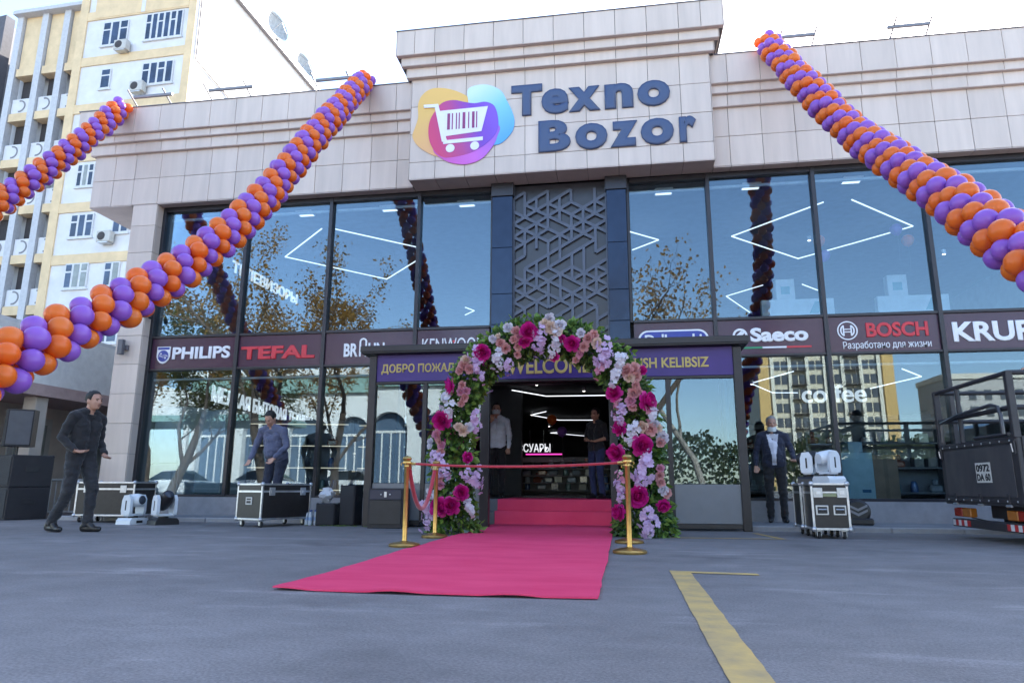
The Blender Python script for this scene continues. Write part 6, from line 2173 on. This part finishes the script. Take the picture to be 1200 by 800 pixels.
# ================================================================ ACROSS THE STREET (seen mirrored in the shop windows)
BARK = mat("bark", (0.12, 0.09, 0.07), 0.9, var=0.3, scale=14, bump=0.6, bscale=40)
BARKW = mat("bark_pale", (0.40, 0.36, 0.31), 0.85, c2=(0.12, 0.10, 0.08), scale=10)
AUT = leaf_mat("autumn_leaf", (0.60, 0.34, 0.08), (0.34, 0.19, 0.05), 0.4)
AUT2 = leaf_mat("autumn_leaf_green", (0.22, 0.20, 0.04), (0.09, 0.11, 0.02), 0.4)
def tree(x, y, h, label, seed, bark=BARK, leaf=AUT, nleaf=2600, spread=0.42, lean=0.0, tr_=0.24, leafsize=0.15, crown0=0.3):
    rnd = random.Random(seed)
    t = thing("street_tree", label, "tree", (x, y, 0), group="street trees mirrored in the shop windows")
    g = smb()
    tips = []
    def grow(p, d, ln, r, lev):
        n = 5
        pts, rr = [p.copy()], [r]
        q, dd = p.copy(), d.copy()
        for i in range(n):
            dd = (dd + Vector((rnd.gauss(0, .13), rnd.gauss(0, .13), 0.05 if lev else 0.0))).normalized()
            q = q + dd * ln / n
            pts.append(q.copy())
            rr.append(r * (1 - 0.42 * (i + 1) / n))
            if lev >= 2: tips.append((q.copy(), dd.copy()))
        g.tube(pts, rr, 8 if lev < 2 else 5)
        if lev >= 4: return
        kids = (3, 3, 3, 2)[lev]
        for k in range(kids):
            a = 2 * math.pi * (k + rnd.random() * .7) / kids
            o_ = dd.orthogonal().normalized()
            o_ = Matrix.Rotation(a, 3, dd) @ o_
            nd = (dd + o_ * rnd.uniform(.5, .95) * (spread / 0.42)).normalized()
            f = 1.0 if k == 0 else rnd.uniform(.45, 1.0)
            st_ = pts[-1] if f > .9 else pts[max(2, int(f * n))]
            grow(st_, nd, ln * rnd.uniform(.6, .82), rr[-1] * rnd.uniform(.62, .85), lev + 1)
    grow(Vector((0, 0, -0.1)), Vector((lean, 0, 1)).normalized(), h * 0.36, tr_, 0)
    g.build("trunk", bark, t)
    vs, fs = [], []
    for _ in range(int(nleaf * 4)):
        p, d = tips[rnd.randrange(len(tips))]
        if p.z < h * crown0: continue
        c = p + Vector((rnd.gauss(0, .22), rnd.gauss(0, .22), rnd.gauss(0, .2)))
        s = leafsize * rnd.uniform(.5, 1.3)
        u = Vector((rnd.gauss(0, 1), rnd.gauss(0, 1), rnd.gauss(0, 1))).normalized()
        w = u.orthogonal().normalized()
        b = len(vs)
        vs += [c, c + u * s * .5 + w * s * .35, c + u * s, c + u * s * .5 - w * s * .35]
        fs.append((b, b + 1, b + 2, b + 3))
    k = MB()
    k.add(vs, fs)
    k.build("crown", leaf, t)
    return t
tree(-15.3, -3.6, 14.5, "autumn tree mirrored in the upper window second from left", 3, leaf=AUT, nleaf=2400)
tree(-14.6, -9.6, 13.5, "autumn tree with a thin trunk mirrored in the upper window third from left", 8, leaf=AUT, nleaf=2600)
tree(0.55, -2.8, 12.5, "nearly bare forked tree mirrored in the upper window right of the lattice", 14, leaf=AUT, nleaf=260, spread=0.5, lean=0.05)
tree(3.0, -5.6, 12.5, "pale-trunked bare tree mirrored right of the forked one", 19, bark=BARKW, leaf=AUT, nleaf=420, spread=0.34, tr_=0.14)
tree(-21.2, -5.6, 11.5, "dense brown autumn tree mirrored in the leftmost windows", 23, leaf=AUT2, nleaf=4200)
tree(-25.0, -9.0, 12.0, "autumn tree mirrored at the left edge of the shop windows", 29, leaf=AUT, nleaf=3000)
tree(-3.4, -14.0, 9.0, "low green-brown tree mirrored behind the porch glass", 33, leaf=AUT2, nleaf=3600, leafsize=0.26)

# beige apartment house
BG = mat("beige_wall", (0.56, 0.50, 0.38), 0.85, var=0.06)
BO = mat("beige_ochre", (0.55, 0.36, 0.14), 0.85, var=0.06)
t = thing("beige_apartment_house", "tall cream apartment house mirrored in the right ground floor windows", "building", (42.5, -126.0, 0), math.pi)
Wd = 13.5
MB().box(-Wd, Wd, 0, 14, 0, 33.5).build("wall", BG, t)
for x in (-Wd, Wd - 2.2):
    MB().box(x, x + 2.2, -0.4, 0.0, 0, 34.5).build("ochre_bay", BO, t)
MB().box(-Wd - 0.3, Wd + 0.3, -0.7, 14, 34.5, 35.2).build("cornice", BG, t)
bal = MB().box(-1.5, 1.5, -1.2, 0, 0, 0.14).mesh("balcony", mat("balcony_dark", (0.07, 0.06, 0.055), 0.8))
brl = MB()
for k in range(13):
    brl.box(-1.5 + 0.25 * k - 0.02, -1.5 + 0.25 * k + 0.02, -1.2, -1.16, 0.14, 1.0)
brl.box(-1.5, 1.5, -1.21, -1.15, 1.0, 1.06)
brm = brl.mesh("balcony_rail", MATS["balcony_dark"])
wm_ = MB().box(-0.6, 0.6, -0.12, 0.02, 0, 1.9).mesh("window", mat("window_dark", (0.05, 0.06, 0.08), 0.15))
pim = MB().box(-0.35, 0.35, -0.5, 0, 0, 33.5).mesh("pilaster", mat("cream_pilaster", (0.66, 0.62, 0.52), 0.85))
for i in range(7):
    link("pilaster", pim, t, (-10.6 + 3.53 * i, 0, 0))
for k in range(11):
    z = 1.0 + 3.0 * k
    for i in range(6):
        x = -8.85 + 3.53 * i
        if i % 3 == 1:
            b_ = link("balcony", bal, t, (x, 0, z - 0.4))
            link("balcony_rail", brm, b_)
        for s in (-0.75, 0.75):
            link("window", wm_, t, (x + s, 0, z))
# grey stone block farther right
t = thing("grey_office_block", "plain pale block mirrored beside the cream apartment house", "building", (66, -116, 0), math.pi)
MB().box(-12, 5, 0, 12, 0, 21).build("wall", mat("block_stone", (0.42, 0.40, 0.38), 0.85), t)
MB().box(-12.3, 5.3, -0.4, 12, 21, 22).build("cornice", mat("block_cream", (0.6, 0.56, 0.48), 0.85), t)
for k in range(6):
    for i in range(6):
        link("window", wm_, t, (-10.5 + 2.7 * i, 0, 1.5 + 3.1 * k))
# white arcaded hall with a green fascia
WH = mat("hall_white", (0.70, 0.70, 0.68), 0.8, var=0.05)
GRF = mat("hall_green", (0.24, 0.38, 0.34), 0.6, var=0.08)
t = thing("arcaded_hall", "white arcaded hall with a green fascia mirrored left of the porch", "building", (-27.0, -35.6, 0), math.pi)
# local +x runs to world -x after the half turn
def arch_bay(x, w, h):
    pts_o = [(x - w / 2 - 0.5, 0), (x - w / 2 - 0.5, 9.0), (x + w / 2 + 0.5, 9.0), (x + w / 2 + 0.5, 0), (x + w / 2, 0)]
    n = 14
    arc = [(x + w / 2 * math.cos(math.pi * k / n), h + w / 2 * math.sin(math.pi * k / n)) for k in range(n + 1)]
    return pts_o, arc
xs_ = [-12.0 + 4.6 * i for i in range(6)]
for x in xs_:
    w, h = 3.3, 5.2
    g = MB()
    n = 14
    arc = [(x + w / 2 * math.cos(math.pi * k / n), h + w / 2 * math.sin(math.pi * k / n)) for k in range(n + 1)]
    L0, L1 = x - 2.3, x + 2.3
    # spandrel built as strips between the arch and the top
    for k in range(n):
        (xa_, za_), (xb_, zb_) = arc[k], arc[k + 1]
        g.prism([(xb_, zb_), (xa_, za_), (xa_, 9.0), (xb_, 9.0)], -0.5, 0.2)
    g.box(L0, x - w / 2, -0.5, 0.2, 0, 9.0)
    g.box(x + w / 2, L1, -0.5, 0.2, 0, 9.0)
    ab = g.build("arch_bay", WH, t)
    gg = MB()
    gg.box(x - w / 2, x + w / 2, 0.25, 0.4, 0, h)
    gg.prism([(x + w / 2 * math.cos(math.pi * k / n), h + w / 2 * math.sin(math.pi * k / n)) for k in range(n + 1)], 0.25, 0.4)
    gg.build("arch_glazing", mat("hall_glass", (0.10, 0.15, 0.22), 0.1), ab)
    g2 = MB()
    for q in (-0.8, 0, 0.8):
        g2.box(x + q - 0.06, x + q + 0.06, 0.18, 0.24, 0, h)
    g2.box(x - w / 2, x + w / 2, 0.17, 0.235, h - 0.1, h + 0.1)
    g2.build("glazing_bar", WH, ab)
MB().box(-14.4, 13.5, -0.9, 0.3, 9.0, 10.6).build("green_fascia", GRF, t)
MB().box(-14.6, 13.7, -1.3, 0.3, 10.6, 11.2).build("cornice", WH, t)
MB().box(-14.3, 13.3, 0.45, 14, 0, 11.0).build("hall_body", WH, t)
# low white market roof at left
t = thing("market_canopy", "long low white canopy mirrored in the lower left windows", "canopy", (-33.0, -22.0, 0), math.pi)
MB().prism([(-9, 5.4), (9, 5.4), (9, 6.1), (0, 7.6), (-9, 6.1)], -3, 3).build("roof", WH, t)
MB().box(-9.1, 9.1, -3.1, 3.1, 4.95, 5.38).build("fascia", GRF, t)
for x in (-8.5, -3, 3, 8.5):
    MB().box(x - 0.15, x + 0.15, -2.8, -2.5, 0, 4.95).build("post", WH, t)
# parked white cars
CARW = mat("car_white", (0.72, 0.72, 0.72), 0.2, coat=0.8, var=0.02)
CARG = mat("car_glass", (0.02, 0.025, 0.03), 0.05)
def car(x, y, rz, label):
    t = thing("parked_car", label, "car", (x, y, 0), rz, group="white cars mirrored in the shop glass")
    g = smb()
    # hull from cross sections along the length
    prof = [(-2.1, .38, .62, .70), (-2.02, .24, .80, .78), (-1.5, .22, .92, .84), (-0.9, .22, .96, .85), (0.4, .22, .95, .85), (1.2, .22, .90, .84), (1.9, .24, .76, .78), (2.08, .36, .60, .68)]
    vs, fs = [], []
    for (X, za, zb, hw) in prof:
        zm = (za + zb) / 2
        vs += [(X, -hw * .9, za), (X, -hw, zm), (X, -hw * .94, zb - .03), (X, -hw * .8, zb), (X, hw * .8, zb), (X, hw * .94, zb - .03), (X, hw, zm), (X, hw * .9, za)]
    for i in range(len(prof) - 1):
        for k in range(8):
            k2 = (k + 1) % 8
            fs.append((i * 8 + k, i * 8 + k2, i * 8 + 8 + k2, i * 8 + 8 + k))
    fs += [tuple(range(8)), tuple(range(len(vs) - 1, len(vs) - 9, -1))]
    g.add(vs, fs)
    g.build("body", CARW, t)
    g = smb()
    vs, fs = [], []
    for (X, z, hw) in ((-1.75, .93, .76), (-1.05, 1.40, .60), (-.2, 1.46, .60), (.35, 1.42, .60), (1.15, .92, .74)):
        vs += [(X, -hw, z), (X, hw, z)]
    vs += [(-1.75, -.78, .9), (-1.75, .78, .9), (1.15, -.76, .9), (1.15, .76, .9)]
    for i in range(4):
        fs.append((2 * i, 2 * i + 1, 2 * i + 3, 2 * i + 2))
    fs += [(10, 0, 2, 4, 6, 8, 12), (11, 13, 9, 7, 5, 3, 1)]
    g.add(vs, fs)
    g.build("cabin", CARG, t)
    MB().box(-1.0, .33, -.585, .585, 1.425, 1.475).build("roof", CARW, t)
    for X in (-1.3, 1.3):
        for s in (-1, 1):
            w = smb().lathe([(.1, -.1), (.28, -.1), (.31, -.05), (.31, .05), (.28, .1), (.1, .1)], 22, (X, s * .76, .31), "y").build("wheel", RUB, t)
            smb().lathe([(0, -.105), (.17, -.1), (.19, 0), (.17, .1), (0, .105)], 18, (X, s * .76, .31), "y").build("rim", STEEL, w)
    for s in (-1, 1):
        smb().ell((2.02, s * .55, .66), (.08, .18, .08), 10, 8).build("headlight", STEEL, t)
        smb().ell((-2.05, s * .58, .68), (.06, .16, .08), 10, 8).build("tail_light", LAMP_R, t)
car(-15.0, -13.6, R(4), "white car mirrored in the window left of the porch")
car(-20.2, -13.2, R(2), "white car mirrored in the window behind the bending man")
car(-25.8, -13.4, R(-3), "white car mirrored in the lower left windows beside the refrigerators")
# belt of dark trees between street and houses
g = MB()
random.seed(15)
vs, fs = [], []
for _ in range(9000):
    x = random.uniform(5, 75)
    y = random.uniform(-76, -70)
    top = 7.0 + 2.4 * noise.noise((x * 0.17, 2, 0)) + 1.2 * noise.noise((x * .5, 9, 0))
    z = top * random.random() ** 0.6
    s = random.uniform(.35, .8)
    u = Vector((random.gauss(0, 1), random.gauss(0, 1), random.gauss(0, 1))).normalized()
    w = u.orthogonal().normalized()
    c = Vector((x, y, z))
    b = len(vs)
    vs += [c, c + u * s * .5 + w * s * .4, c + u * s, c + u * s * .5 - w * s * .4]
    fs.append((b, b + 1, b + 2, b + 3))
g.add(vs, fs)
tag(g.build("tree_belt", leaf_mat("belt_leaf", (0.10, 0.12, 0.04), (0.04, 0.06, 0.02), 0.3)), "belt of dark green trees mirrored below the cream apartment house", "trees", kind="stuff")
